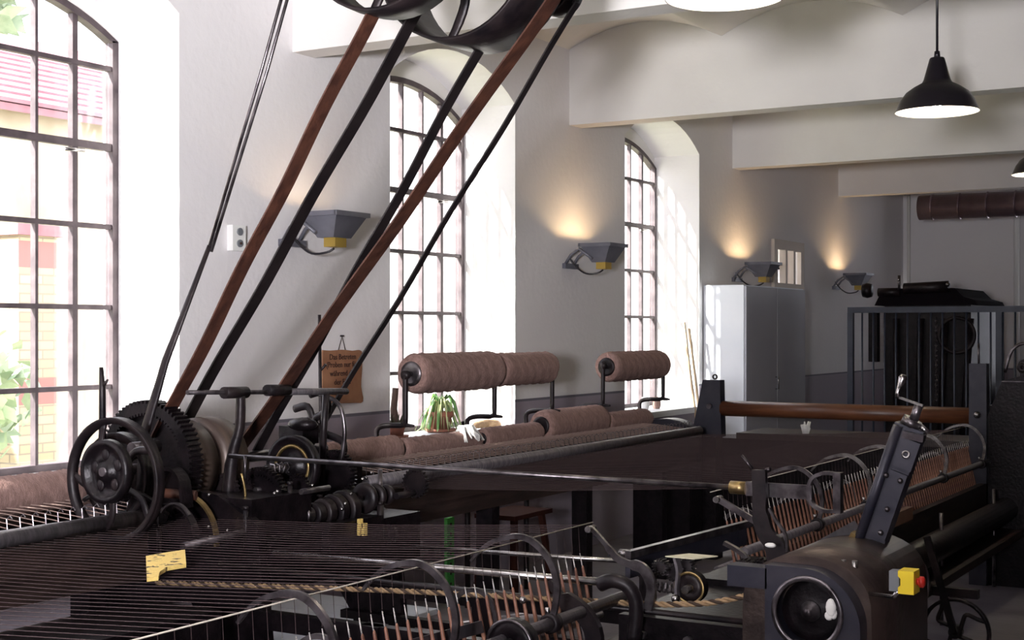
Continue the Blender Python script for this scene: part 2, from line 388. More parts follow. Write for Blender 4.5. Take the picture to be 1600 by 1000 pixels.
# window in the end wall
root = D.objects.new('window_5', None); col.objects.link(root); root.location = (-2.78, YF, .9); root['kind'] = 'structure'; root['label'] = 'tall window at the right end of the end wall'
m = M(); m.box(-3.12, -3.07, YF-.01, YF+.1, .9, 2.92); m.box(-2.49, -2.44, YF-.01, YF+.1, .9, 2.92); m.box(-3.12, -2.44, YF-.01, YF+.1, 2.87, 2.92); m.box(-3.12, -2.44, YF-.01, YF+.1, .9, .95)
m.build('frame', WFRAME, root)
for k in range(1, 3): M().box(-3.07+.193*k-.01, -3.07+.193*k+.01, YF+.03, YF+.06, .95, 2.87).build('glazing_bar', WFRAME, root)
for k in range(1, 6): M().box(-3.07, -2.49, YF+.03, YF+.06, .95+.32*k-.01, .95+.32*k+.01).build('glazing_bar', WFRAME, root)
for k in range(3):
    for j in range(6): M().box(-3.07+.193*k+.01, -3.07+.193*(k+1)-.01, YF+.042, YF+.046, .95+.32*j+.01, .95+.32*(j+1)-.01).build('pane', GLASS, root)

# ================================================================== OUTSIDE
tag(M().box(-60, WO-.02, -20, 70, -.4, -.3).build('lawn', GRASS), 'overgrown grass yard outside the windows', 'grass', kind='stuff')
hb = thing('brick_building', 'pale yellow brick building with red roof beyond the yard', 'building', (-13, 20, -.3))
M().box(-14, -12.5, 2, 16.5, -.3, 3.9).build('wall', PLAINB, hb)
m = M(); m.prism([(-12.3, 3.85), (-12.3, 3.93), (-16, 5.6), (-16, 5.4)], 'y', 2, 16.6); m.build('roof', TILEM, hb)
for k in range(9): M().prism([(-12.28-.28*k, 3.94+.127*k), (-12.28-.28*k, 3.985+.127*k), (-12.6-.28*k, 4.10+.127*k), (-12.6-.28*k, 4.06+.127*k)], 'y', 2, 16.65).build('tile_course', TILEM, hb)
for y in (9.0, 13.2): M().box(-12.56, -12.46, y, y+.9, 1.0, 2.5).build('window', SLATE, hb)
rb = thing('rendered_building', 'pale rendered building filling the view of the second and third windows', 'building', (-13, 38, -.3))
M().box(-15, -12.8, 16.9, 62, -.3, 7.5).build('wall', PLASTER, rb)
M().prism([(-12.5, 7.5), (-15.3, 7.5), (-15.3, 8.4)], 'y', 16.8, 62).build('roof', SLATE, rb)
for k in range(7): M().box(-12.86, -12.78, 20+5*k, 21.1+5*k, 1.4, 3.2).build('window', SWITCH, rb)
bp_ = thing('brick_pier', 'yellow brick pier with red brick bands seen through the window', 'pier', (-10.4, 9.15, -.3))
M().box(-10.8, -10.2, 8.55, 8.98, -.3, 2.35).build('shaft', BRICKM, bp_)
M().box(-10.85, -10.15, 8.5, 9.03, 2.35, 2.45).build('cap', TILEM, bp_)
def blob_tree(name, label, cat, c, r, n, seed, mt, trunk=None):
    rnd = random.Random(seed); t = thing(name, label, cat, (c[0], c[1], -.3))
    m = M()
    for k in range(n):
        a = rnd.uniform(0, 2*pi); b = rnd.uniform(-1, 1); rr = r*rnd.uniform(.5, 1)
        p = Vector((c[0]+rr*cos(a)*sqrt(1-b*b), c[1]+rr*sin(a)*sqrt(1-b*b), c[2]+rr*b*.8))
        s_ = r*.12; u = Vector((rnd.gauss(0, 1), rnd.gauss(0, 1), rnd.gauss(0, 1))).normalized(); v = u.orthogonal().normalized()
        m.add([p+u*s_, p+v*s_*.5, p-u*s_, p-v*s_*.5], [(0, 1, 2, 3)])
    o = m.build('foliage', mt, t); o['kind'] = 'stuff'
    M().tube([(c[0], c[1], -.3), (c[0]+.1, c[1], c[2])], [r*.09, r*.04], 8).build('trunk', WOODD, t)
blob_tree('tree', 'green leafy tree above the roof outside the nearest window', 'tree', (-23, 15.5, 8.0), 3.0, 1500, 3, LEAFB)
blob_tree('bush', 'green bush at the left edge of the nearest window', 'bush', (-9.6, 7.15, 1.0), .85, 900, 4, LEAFB)
blob_tree('bush', 'low yellow-green bush in front of the brick pier outside', 'bush', (-8.6, 7.75, -.05), .5, 500, 5, GRASS)
gh = thing('shed', 'grey roofed shed beyond the red roof', 'shed', (-19, 11, -.3))
M().box(-20, -17.5, 10, 13.2, -.3, 5.1).build('wall', PLAINB, gh); M().prism([(-17.3, 5.1), (-20.2, 6.3), (-20.2, 5.1)], 'y', 9.8, 13.4).build('roof', SLATE, gh)

# ================================================================== WALL FITTINGS
def floodlight(y, label, power=5.0):
    t = thing('floodlight', label, 'lamp', (-4.5, y, 1.95), 'uplighters along the wall')
    c = Vector((-4.27, y, 2.06)); hx, hy = .11, .125
    top = [(c.x-hx, c.y-hy, c.z), (c.x+hx, c.y-hy, c.z), (c.x+hx, c.y+hy, c.z), (c.x-hx, c.y+hy, c.z)]
    bot = [(c.x-.05, c.y-.07, c.z-.11), (c.x+.05, c.y-.07, c.z-.11), (c.x+.05, c.y+.07, c.z-.11), (c.x-.05, c.y+.07, c.z-.11)]
    m = M(); m.add(top+bot, [(0, 4, 5, 1), (1, 5, 6, 2), (2, 6, 7, 3), (3, 7, 4, 0), (4, 7, 6, 5)]); m.build('housing', GREYM, t)
    m = M(); m.box(c.x-hx-.01, c.x-hx+.005, c.y-hy-.01, c.y+hy+.01, c.z-.008, c.z+.015); m.box(c.x+hx-.005, c.x+hx+.01, c.y-hy-.01, c.y+hy+.01, c.z-.008, c.z+.015)
    m.box(c.x-hx, c.x+hx, c.y-hy-.01, c.y-hy+.005, c.z-.008, c.z+.015); m.box(c.x-hx, c.x+hx, c.y+hy-.005, c.y+hy+.01, c.z-.008, c.z+.015)
    m.build('rim', GREYM, t)
    for s_ in (-1, 1):
        M().tube([(-4.5, y-.06+s_*.06, 1.93), (-4.45, y-.06+s_*.06, 2.0), (-4.39, y-.06+s_*.06, 2.04), (-4.29, y-.06+s_*.06, 1.97)], .010, 6).build('bracket_arm', GREYM, t)
    M().box(-4.5, -4.475, y-.15, y+.04, 1.91, 1.945).build('wall_plate', GREYM, t)
    M().box(c.x-.03, c.x+.04, c.y-.045, c.y+.045, c.z-.155, c.z-.108).build('terminal_box', tint_y, t)['label'] = 'yellow terminal box'
    M().tube(smooth([(c.x, y, c.z-.16), (c.x-.03, y-.02, c.z-.18), (c.x-.10, y-.05, c.z-.185), (c.x-.17, y-.06, c.z-.14), (-4.49, y-.08, 1.99)]), .006, 6).build('cable', BLACKE, t)
    l = D.lights.new('flood', 'POINT'); lo = D.objects.new('flood', l); col.objects.link(lo); l.energy = power; l.color = (1, .66, .32); l.shadow_soft_size = .02
    lo.parent = t; lo.location = (.25, 0, .070)
    M().cyl((c.x-.02, y-.05, c.z-.045), (c.x-.02, y+.05, c.z-.045), .006, 8).build('halogen_tube', BULB, t)
tint_y = mat('yellow_terminal', (.42, .28, .05), .5)
floodlight(5.49, 'grey uplighter with yellow terminal box between the first two windows', 1.3)
floodlight(8.40, 'grey uplighter between the plant window and the third window')
floodlight(11.42, 'grey uplighter just above the metal cabinet')
floodlight(14.15, 'grey uplighter right of the small high window, farthest away')

def pendant(x, y, z, label):
    t = thing('pendant_lamp', label, 'lamp', (x, y, z), 'black pendant lamps in a row')
    m = M(); prof = [(.188, 0), (.165, .055), (.140, .090), (.105, .115), (.068, .135), (.060, .15), (.034, .245), (.030, .25)]
    m.lathe(prof, (x, y, z), 'z', 40); m.f.pop(); m.sm.pop(); m.f.pop(); m.sm.pop(); m.lathe([(.030, .25), (.0, .252)], (x, y, z), 'z', 40)
    m.build('shade', BLACKE, t)
    m = M(); p2 = [(.186, .001), (.163, .053), (.138, .087), (.103, .111), (.06, .13), (.0, .135)]
    m.lathe(p2, (x, y, z), 'z', 40); m.f.pop(); m.sm.pop(); m.build('reflector', REFL, t)
    M().ball((x, y, z+.055), .032).build('bulb', BULB, t)
    M().cyl((x, y, z+.25), (x, y, 3.45), .006, 8).build('cord', BLACKE, t)
    M().lathe([(.015, 0), (.012, .03)], (x, y, z+.25), 'z', 12).build('cable_grip', BLACKE, t)
    l = D.lights.new('lamp', 'POINT'); lo = D.objects.new('lamp', l); col.objects.link(lo); l.energy = 5; l.color = (1, .9, .7); l.shadow_soft_size = .033
    lo.parent = t; lo.location = (0, 0, .0)
    lo.location.z = .01
pendant(-1.61, 6.55, 2.50, 'black bell-shaped pendant lamp hanging whole in front of the beams')
pendant(-1.68, 4.15, 2.545, 'pendant lamp cut by the top edge, only its white underside seen')
pendant(-1.58, 9.05, 2.45, 'distant pendant lamp cut by the right edge')

t = thing('socket_box', 'white electrical socket box on the wall left of the belts', 'socket', (-4.5, 5.02, 1.87))
M().box(-4.5, -4.465, 4.975, 5.065, 1.87, 1.99).build('housing', SWITCH, t)
for k in range(2): M().lathe([(.018, 0), (.018, .008)], (-4.465, 5.02, 1.905+.055*k), 'x', 12).build('socket_face', GREYP, t)
M().cyl((-4.46, 5.02, 1.905), (-4.452, 5.02, 1.905), .006, 8).build('hole', INK, t)

# hanging sign
t = thing('hanging_sign', 'small brown sign with burnt lettering hanging by a string on the wall', 'sign', (-4.49, 5.84, 1.12))
m = M(); pts = smooth([(5.672, 1.395), (5.75, 1.392), (5.84, 1.395), (5.93, 1.388), (6.0, 1.385), (6.004, 1.30), (5.995, 1.2), (6.012, 1.118), (5.93, 1.114), (5.8, 1.118), (5.68, 1.122), (5.672, 1.2), (5.67, 1.3), (5.672, 1.395)], 3)[:-1]
m.prism([(a, b) for a, b in pts], 'x', -4.497, -4.484); m.build('board', TAN, t)
M().tube([(-4.488, 5.80, 1.385), (-4.49, 5.838, 1.465), (-4.488, 5.865, 1.385)], .0018, 6).build('string', WOODD, t)
M().cyl((-4.5, 5.838, 1.467), (-4.48, 5.838, 1.467), .005, 8).build('nail', IRON, t)
for k, (tx, zz) in enumerate((('Das Betreten', 1.345), ('(Proben nur für)', 1.305), ('während der', 1.260), ('der Führ', 1.215))):
    cu = D.curves.new('lettering', 'FONT'); cu.body = tx; cu.size = .042; cu.align_x = 'CENTER'; cu.extrude = .001; cu.resolution_u = 2
    to = D.objects.new('t', cu); col.objects.link(to); dg = bpy.context.evaluated_depsgraph_get(); me = D.meshes.new_from_object(to.evaluated_get(dg)); D.objects.remove(to)
    lo = D.objects.new('lettering', me); col.objects.link(lo); me.materials.append(INK); lo.parent = t
    lo.rotation_euler = (pi/2, 0, pi/2); lo.location = (.0085, -.005, zz-1.12)

# sill of window 2: pots, spider plant, driftwood
def pot(c, r, h, label, name='flower_pot'):
    t = thing(name, label, 'pot', c)
    M().lathe([(r*.72, 0), (r*.95, h*.75), (r*1.08, h*.76), (r*1.1, h), (r*.95, h), (r*.9, h*.85)], c, 'z', 20).build('pot', TERRA, t)
    M().lathe([(r*.92, h*.84), (.001, h*.88)], c, 'z', 20).build('soil', SOIL, t)
    M().lathe([(r*.9, -.002), (r*1.25, .002), (r*1.3, .018), (r*1.2, .018), (r*.9, .008)], c, 'z', 20).build('saucer', TERRA, t)
    return t
t = pot((-4.62, 6.50, .885), .058, .085, 'dark terracotta pot with a stub of plant under the first yarn roll')
m = M()
for k in range(14):
    a = k*2.4; m.tube([(-4.62+.02*cos(a), 6.50+.02*sin(a), .955), (-4.62+.055*cos(a), 6.50+.055*sin(a), 1.0+.012*(k % 3))], [.007, .002], 5)
m.build('cactus_leaves', mat('dark_leaf', (.05, .05, .03), .7), t)
M().tube([(-4.62, 6.5, .95), (-4.625, 6.49, 1.05), (-4.62, 6.50, 1.17)], [.028, .02, .018], 8).build('stem', mat('cactus_brown', (.10, .06, .05), .8, bump=.5, bscale=60), t)
t = pot((-4.70, 7.08, .885), .075, .12, 'terracotta pot with a variegated spider plant on the second window sill')
for k in range(34):
    a = k*2.39996; L_ = .10+.11*((k*7) % 5)/5; c = (-4.70, 7.08, 1.0); up = .05+.06*((k*3) % 4)/4
    P_ = [(c[0]+cos(a)*L_*u*.75, c[1]+sin(a)*L_*u, c[2]+up*4*u*(1-u)*1.4-.13*u*u*(1+.4*((k*5) % 3))) for u in (0, .2, .4, .6, .8, 1)]
    P_ = [(p[0], p[1], max(p[2], .892)) for p in P_]
    M().tube(P_, [.004, .010, .012, .011, .008, .002], 6, flat=(1, .22)).build('leaf', LEAF, t)
t = tag(M().tube(smooth([(-4.58, 7.27, .905), (-4.60, 7.36, .915), (-4.61, 7.46, .912), (-4.60, 7.56, .91), (-4.595, 7.61, .895)]), [.008, .016, .02, .024, .026, .026, .025, .024, .026, .027, .026, .025, .022, .018, .014, .010, .004], 10).build('driftwood', mat('driftwood_tan', (.45, .27, .14), .8, 0, (.62, .42, .25), 25, .6)), 'tan piece of driftwood on the second window sill', 'driftwood')
for k, (y, x, r, h) in enumerate(((9.80, -4.62, .030, .10), (10.03, -4.63, .032, .09))):
    c = (x, y, .882)
    m = M().lathe([(r*.8, 0), (r*1.1, h*.3), (r, h*.8), (r*.85, h), (r*.8, h), (r*.9, h*.5), (r*.7, .01), (0.0005, .01)], c, 'z', 16)
    tag(m.build('tumbler', GLASSW if k else SWITCH), ('pale' if k == 0 else 'dusky brown')+' tumbler on the third window sill', 'tumbler')
# slats leaning in the reveal
for k in range(2):
    m = M().bar((-4.56+.02*k, 10.40+.06*k, 1.56-.05*k), (-4.36+.015*k, 10.42+.04*k, .03), .022, .012)
    tag(m.build('leaning_lath', WOODP), ('longer' if k == 0 else 'shorter')+' pale wooden slat leaning beside the third window', 'slat')

# metal cabinet
t = thing('metal_cabinet', 'tall light grey two-door metal cabinet against the wall', 'cabinet', (-4.3, 11.35, 0))
M().box(-4.49, -4.145, 10.64, 12.08, .06, 1.86).build('body', WHITEP, t)
M().box(-4.47, -4.16, 10.68, 12.04, 0, .06).build('plinth', GREYP, t)
M().box(-4.145, -4.125, 10.645, 11.355, .08, 1.85).build('door', CABM, t); M().box(-4.145, -4.125, 11.365, 12.075, .08, 1.85).build('door', CABM, t)
h_ = M().tube([(-4.125, 11.32, 1.0), (-4.10, 11.32, 1.0), (-4.10, 11.32, 1.1), (-4.125, 11.32, 1.1)], .006, 6).build('handle', BRIGHT, t)

# duct, downpipe, thin pipe
t = thing('ventilation_duct', 'round metal ventilation duct below the ceiling at the far end', 'duct', (-1, 15, 2.65))
M().cyl((-3.87, 15, 2.79), (3.5, 15, 2.79), .13, 28).build('pipe', DUCTM, t)
for k in range(26): M().lathe([(.128, 0), (.138, .006), (.138, .016), (.128, .022)], (-3.87+.13+.28*k, 15, 2.79), 'x', 28).build('seam_ring', DUCTM, t)
M().cyl((-2.0, 15, 2.91), (-2.0, 15, 3.5), .01, 8).build('hanger', IRON, t)
tag(M().tube([(-3.20, 16.65, .0), (-3.20, 16.65, 2.65), (-3.20, 16.65, 3.4)], .035, 12).build('downpipe', SWITCH), 'white vertical pipe left of the end-wall window', 'pipe')
tag(M().tube([(-4.42, 16.64, 0), (-4.42, 16.64, 3.4)], .02, 8).build('conduit', PLASTER), 'thin vertical conduit in the far wall corner', 'pipe')

# ================================================================== LINE SHAFT, PULLEYS, BELTS
SX, SZ = -2.60, 2.79
t = thing('line_shaft', 'overhead line shaft with spoked belt pulleys below the ceiling', 'shaft', (SX, 3.8, SZ))
M().cyl((SX, .6, SZ), (SX, 4.42, SZ), .025, 16).build('shaft', STEEL, t)
def pulley(y0, y1, cx, cz, r, parent, nsp=6, mt=IRON, web=.5, flange=False):
    m = M(); m.lathe([(r-.012, 0), (r, 0), (r+.004, (y1-y0)/2), (r, y1-y0), (r-.012, y1-y0)], (cx, y0, cz), 'y', 48, close=True)
    p = m.build('pulley', mt, parent)
    ym = y0+(y1-y0)*web
    for k in range(nsp):
        a = 2*pi*k/nsp+.3; m = M()
        c0 = Vector((cx+.03*cos(a), ym, cz+.03*sin(a))); c1 = Vector((cx+(r-.008)*cos(a), ym, cz+(r-.008)*sin(a)))
        md = (c0+c1)/2+Vector((-sin(a), 0, cos(a)))*r*.10
        m.tube(smooth([tuple(c0), tuple(md), tuple(c1)], 5), [.024]*4+[.02]*4+[.018]*3, 8, flat=(.5, 1)); m.build('spoke', mt, p)
    M().lathe([(.028, 0), (.055, 0), (.055, .09), (.028, .09)], (cx, ym-.045, cz), 'y', 20, close=True).build('hub', mt, p)
    return p
pulley(3.55, 3.70, SX, SZ, .295, t, 6); pulley(3.98, 4.26, SX, SZ, .31, t, 6, web=.35)
m = M(); 
for y in (.9, 3.0, 4.34):
    M().box(SX-.05, SX+.05, y-.04, y+.04, SZ-.05, SZ+.05).build('bearing', IRON, t); M().box(SX-.03, SX+.03, y-.02, y+.02, SZ+.05, 3.5).build('hanger', IRON, t)
for y in (3.78,): M().lathe([(.025, 0), (.045, 0), (.045, .04), (.025, .04)], (SX, y, SZ), 'y', 16, close=True).build('collar', STEEL, t)
t2 = thing('countershaft', 'small overhead pulley with a short shaft right of the big pulleys', 'shaft', (-2.46, 4.7, 2.62))
pulley(4.45, 4.55, -2.478, 2.735, .085, t2, 4)
M().cyl((-2.478, 4.33, 2.735), (-2.478, 4.60, 2.735), .018, 12).build('shaft', STEEL, t2)
M().box(-2.51, -2.45, 4.35, 4.40, 2.70, 3.5).build('hanger', IRON, t2)
M().tube([(-2.49, 4.46, 2.70), (-2.43, 4.46, 2.76), (-2.39, 4.46, 2.86)], .02, 8).build('bracket', IRON, t2)

def belt_line(name, label, p, q, y, wd, mt, sag=.0, th=.006, twist=0, group='drive belts'):
    # one run of flat belting between two (x,z) points
    m = M(); n = 24; vs = []; fs = []
    d = Vector((q[0]-p[0], 0, q[1]-p[1])); l = d.length; u = d/l; nrm = Vector((-u.z, 0, u.x))
    for i in range(n+1):
        f = i/n; c = Vector((p[0], y, p[1]))+d*f+nrm*(-sag*4*f*(1-f))+nrm*.004*sin(f*17+p[0]*9)
        a = twist*f; wv = Vector((0, 1, 0))*cos(a)+nrm*sin(a); tv = nrm*cos(a)-Vector((0, 1, 0))*sin(a)
        for i_, j_ in ((-1, -1), (1, -1), (1, 1), (-1, 1)): vs.append(c+wv*wd/2*i_+tv*th/2*j_)
    for i in range(n):
        for j in range(4): fs.append((4*i+j, 4*i+(j+1) % 4, 4*i+4+(j+1) % 4, 4*i+4+j))
    fs += [(0, 1, 2, 3), (4*n+3, 4*n+2, 4*n+1, 4*n)]
    m.add(vs, fs)
    return m
def belt(label, runs, y, mt, wrap=None):
    # runs: list of (upper, lower, width, twist); a belt is one thing, its runs are its parts
    p, q = runs[0][0], runs[0][1]
    t = thing('drive_belt', label, 'belt', (q[0], y, q[1]), 'slanting drive belts')
    for (a, b, wd, tw, yy, mm) in runs: belt_line('belt_run', '', a, b, yy, wd, mm, twist=tw).build('belt_run', mm, t)
    for (cx, cz, r, a0, a1, wd, yy, mm) in (wrap or []):
        M().strip(arc(cx, cz, r, a0, a1, 18), wd, .006, off=yy).build('belt_wrap', mm, t)
    return t
belt('leftmost broad drive belt pair, one run brown and one black, ending behind the gear wheel',
     [((-2.66, 2.512), (-3.60, 1.12), .065, 0, 3.62, LEATHER), ((-2.50, 2.79), (-3.74, 1.12), .06, 0, 3.88, LEATHER2)], 3.85, LEATHER,
     [(-2.60, 2.79, .301, 150, 215, .06, 3.62, LEATHER)])
belt('broad belt of the second pulley, its brown run crossing over the black one',
     [((-2.15, 2.762), (-3.70, .996), .078, 0, 4.12, LEATHER), ((-2.58, 2.55), (-3.67, .99), .055, 0, 4.20, LEATHER2)], 4.2, LEATHER)
belt('rightmost narrow black drive belt ending beside the small disc pulley',
     [((-2.39, 2.685), (-3.66, .98), .034, 0, 4.50, LEATHER2)], 4.5, LEATHER2, [(-2.478, 2.735, .090, -36, 150, .034, 4.50, LEATHER2)])
tag(M().bar((-2.91, 3.55, 2.80), (-4.3, 3.55, 3.02), .04, .006).build('drive_belt', LEATHER), 'thin flat belt running level from the first pulley out of the frame', 'belt', 'slanting drive belts')
# shifter rod with its forked flat lever
t = thing('belt_shifter', 'long twin rod and flat lever leaning from the wheels up to the ceiling', 'lever', (-3.55, 3.5, 1.0))
for d_ in (-.013, .013): M().tube([(-2.90+d_, 3.55, 2.75), (-3.05+d_, 3.55, 2.35), (-3.262+d_*.6, 3.52, 1.76)], .0055, 8).build('rod', STEEL, t)
M().tube([(-3.262, 3.52, 1.78), (-3.42, 3.48, 1.40), (-3.50, 3.46, 1.15), (-3.50, 3.44, .98), (-3.56, 3.43, .85)], [.010, .017, .022, .02, .014], 8, flat=(.5, 1)).build('lever', IRON, t)
M().cyl((-3.50, 3.40, 1.10), (-3.50, 3.52, 1.10), .022, 12).build('pivot', STEEL, t)

# ================================================================== SPINNING MULE: HEADSTOCK
DRUMM = mat('polished_drum_face', (.055, .036, .03), .4, .3, (.10, .07, .055), 8, stretch=(1, 6, 1))
hs = thing('mule_headstock', 'black cast-iron headstock of the spinning mule packed with wheels and gears', 'machine', (-3.5, 4.1, 0))
def part(mm, nme, mt, lab=None, parent=None):
    o = mm.build(nme, mt, parent or hs)
    if lab: o['label'] = lab
    return o
def wheel(nme, cx, y, cz, r, thick, nsp, mt, rimw=.02, parent=None, curved=True):
    m = M(); t_ = thick/2
    m.lathe([(r-rimw, -t_*.6), (r-.005, -t_), (r, -t_), (r-.006, -t_*.2), (r-.006, t_*.2), (r, t_), (r-.005, t_), (r-rimw, t_*.6)], (cx, y, cz), 'y', 56, close=True)
    w_ = part(m, nme, mt, parent=parent)
    for k in range(nsp):
        a = 2*pi*k/nsp+.5; da = .35 if curved else 0
        P_ = [(cx+q*cos(a+da*sin(pi*q/r)), y, cz+q*sin(a+da*sin(pi*q/r))) for q in (.02, r*.35, r*.65, r-rimw*.6)]
        part(M().tube(smooth(P_, 3), .013, 8, flat=(.6, 1)), 'spoke', mt, parent=w_)
    part(M().lathe([(.012, -.035), (.035, -.035), (.035, .035), (.012, .035)], (cx, y, cz), 'y', 20, close=True), 'hub', mt, parent=w_)
    part(M().lathe([(.016, 0), (.014, .012), (.0005, .014)], (cx, y-.049, cz), 'y', 12), 'shaft_end', BRIGHT, parent=w_)
    return w_
def gear(nme, cx, y0, y1, cz, r, nt_, mt, axis='y', lip=.8, parent=None, depth=.012):
    pts = []
    for k in range(nt_):
        for f, rr in ((-.28, r-depth), (-.16, r), (.16, r), (.28, r-depth)):
            a = 2*pi*(k+f)/nt_; pts.append((cx+rr*cos(a), cz+rr*sin(a)))
    m = M(); ym = (y0+y1)/2
    n = len(pts); ins = [(cx+(p[0]-cx)*lip, cz+(p[1]-cz)*lip) for p in pts]
    vs = [(p[0], y0, p[1]) for p in pts]+[(p[0], y1, p[1]) for p in pts]+[(p[0], y0, p[1]) for p in ins]+[(p[0], y1, p[1]) for p in ins]+[(p[0], ym-.004, p[1]) for p in ins]
    fs = []
    for i in range(n):
        j = (i+1) % n
        fs += [(i, j, n+j, n+i), (i, 2*n+i, 2*n+j, j), (n+i, n+j, 3*n+j, 3*n+i), (2*n+i, 4*n+i, 4*n+j, 2*n+j)]
    vs.append((cx, ym-.004, cz)); c = len(vs)-1
    for i in range(n): fs.append((4*n+i, (4*n+(i+1) % n), c))
    fs.append(tuple(range(4*n-1, 3*n-1, -1)))
    m.add(vs, fs)
    g = part(m, nme, mt, parent=parent)
    return g
wheel('flywheel', -3.44, 3.27, 1.01, .205, .035, 5, IRON, .022)
part(M().lathe([(.0005, -.012), (.03, -.012), (.032, .0), (.078, .006), (.080, -.012), (.098, -.014), (.100, .016), (.0005, .018)], (-3.30, 3.10, 1.06), 'y', 48), 'grooved_disc', IRON2)
part(M().tube([(-3.30, 3.082, 1.06), (-3.30, 3.2, 1.06)], .014, 12), 'shaft', STEEL)
for k in range(5):
    a = k*1.2566+.4; part(M().ball((-3.30+.052*cos(a), 3.102, 1.06+.052*sin(a)), .016, sq=(1, .3, 1.2)), 'disc_boss', IRON)
part(M().tube([(-3.53, 3.3, .95), (-3.53, 3.3, 1.30), (-3.535, 3.3, 1.375)], [.013, .011, .007], 8), 'upright_lever', IRON)
part(M().tube([(-3.53, 3.3, 1.31), (-3.505, 3.3, 1.335)], [.008, .003], 6), 'lever_barb', IRON)
gear('large_gear', -3.62, 3.58, 3.64, 1.03, .222, 72, IRON2)
wheel('inner_wheel', -3.60, 3.44, 1.0, .15, .04, 4, IRON2, .03)
part(M().lathe([(.10, 0), (.165, 0), (.168, .06), (.165, .12), (.10, .12)], (-3.63, 3.67, 1.01), 'y', 48, close=True), 'belt_drum', DRUMM, 'brown worn belt drum')
part(M().lathe([(.10, 0), (.165, 0), (.168, .06), (.165, .115), (.10, .115)], (-3.63, 3.835, 1.01), 'y', 48, close=True), 'belt_drum', DRUMM)
part(M().lathe([(.0005, 0), (.10, .0)], (-3.63, 3.845, 1.01), 'y', 48), 'drum_web', IRON2)
part(M().cyl((-3.63, 3.38, 1.01), (-3.63, 4.6, 1.01), .022, 12), 'main_shaft', STEEL)
# top rod with sleeves and posts
part(M().cyl((-3.40, 3.56, 1.285), (-3.40, 4.42, 1.255), .0085, 10), 'top_rod', STEEL)
part(M().cyl((-3.40, 4.02, 1.27), (-3.40, 4.45, 1.255), .013, 12), 'rod_sleeve', TUBEM)
for y in (3.80, 4.03): part(M().cyl((-3.40, y-.06, 1.277), (-3.40, y+.06, 1.274), .021, 12), 'clamp', IRON)
part(M().tube(smooth([(-3.40, 3.83, 1.27), (-3.405, 3.83, 1.15), (-3.43, 3.82, 1.05), (-3.45, 3.82, .9)]), [.017, .017, .018, .018, .018, .018, .02, .02, .02, .024, .024, .026, .026], 8), 'rod_post', IRON)
part(M().tube([(-3.40, 4.32, 1.255), (-3.42, 4.33, 1.1), (-3.45, 4.35, .85)], .014, 8), 'rod_post', IRON)
part(M().tube([(-3.55, 4.48, .8), (-3.56, 4.48, 1.56)], .007, 8), 'thin_pole', IRON)
part(M().tube([(-3.56, 4.48, 1.33), (-3.535, 4.49, 1.36)], .006, 6), 'pole_clip', IRON)
# curly castings behind
for k, (a, b) in enumerate((((-3.52, 1.24), (-3.40, 1.05)), ((-3.60, 1.18), (-3.47, 1.0)))):
    P_ = smooth([(a[0]-.04, 4.42, a[1]), (a[0]+.03, 4.42, a[1]+.01), (a[0]+.05, 4.42, a[1]-.06), (a[0]-.02, 4.42, a[1]-.10), (a[0]+.03, 4.42, a[1]-.15), (b[0]+.01, 4.42, b[1]), (b[0], 4.40, b[1]-.1)])
    part(M().tube(P_, .016, 8, flat=(.7, 1)), 'scroll_bracket', IRON)
part(M().tube(smooth([(-3.47, 4.36, 1.25), (-3.37, 4.36, 1.21), (-3.34, 4.36, 1.10), (-3.36, 4.36, .98)]), .009, 8), 'bow_rod', STEEL)
part(M().box(-3.62, -3.5, 4.30, 4.40, 1.05, 1.12), 'bearing_block', IRON2)
part(M().ball((-3.5, 4.3, 1.13), .045, sq=(1.5, 1, .6)), 'oil_cup', IRON2)
# small disc pulley right
part(M().lathe([(.0005, -.01), (.035, -.01), (.04, .004), (.098, .006), (.10, -.012), (.118, -.014), (.118, .02), (.0005, .02)], (-3.40, 4.12, .985), 'y', 48), 'disc_pulley', IRON2)
part(M().lathe([(.07, -.004), (.078, -.008), (.086, -.004)], (-3.40, 4.118, .985), 'y', 40, close=True), 'disc_ring', BRASS)
part(M().tube([(-3.40, 3.96, .985), (-3.40, 4.2, .985)], .014, 10), 'shaft', STEEL)
sp = [(-3.40+.02*cos(k*1.2), 3.97+.005*k, .985+.02*sin(k*1.2)) for k in range(26)]
part(M().tube(sp, .0035, 5), 'spring', STEEL)
# stepped cone pulleys low right
for k, (y, r) in enumerate(((3.98, .030), (4.03, .042), (4.08, .052), (4.14, .062), (4.20, .070))):
    part(M().lathe([(.012, -.02), (r-.006, -.02), (r, -.014), (r-.008, 0), (r, .014), (r-.006, .02), (.012, .02)], (-3.22, y, .83), 'y', 32, close=True), 'stepped_pulley', IRON if k % 2 else STEEL if k < 2 else IRON)
part(M().cyl((-3.22, 3.35, .80), (-3.22, 4.5, .835), .013, 10), 'shaft', STEEL)
part(M().ball((-3.25, 3.92, .895), .018), 'ball_joint', BRIGHT)
part(M().tube([(-3.25, 3.92, .89), (-3.24, 3.96, .83)], .011, 8), 'link', IRON)
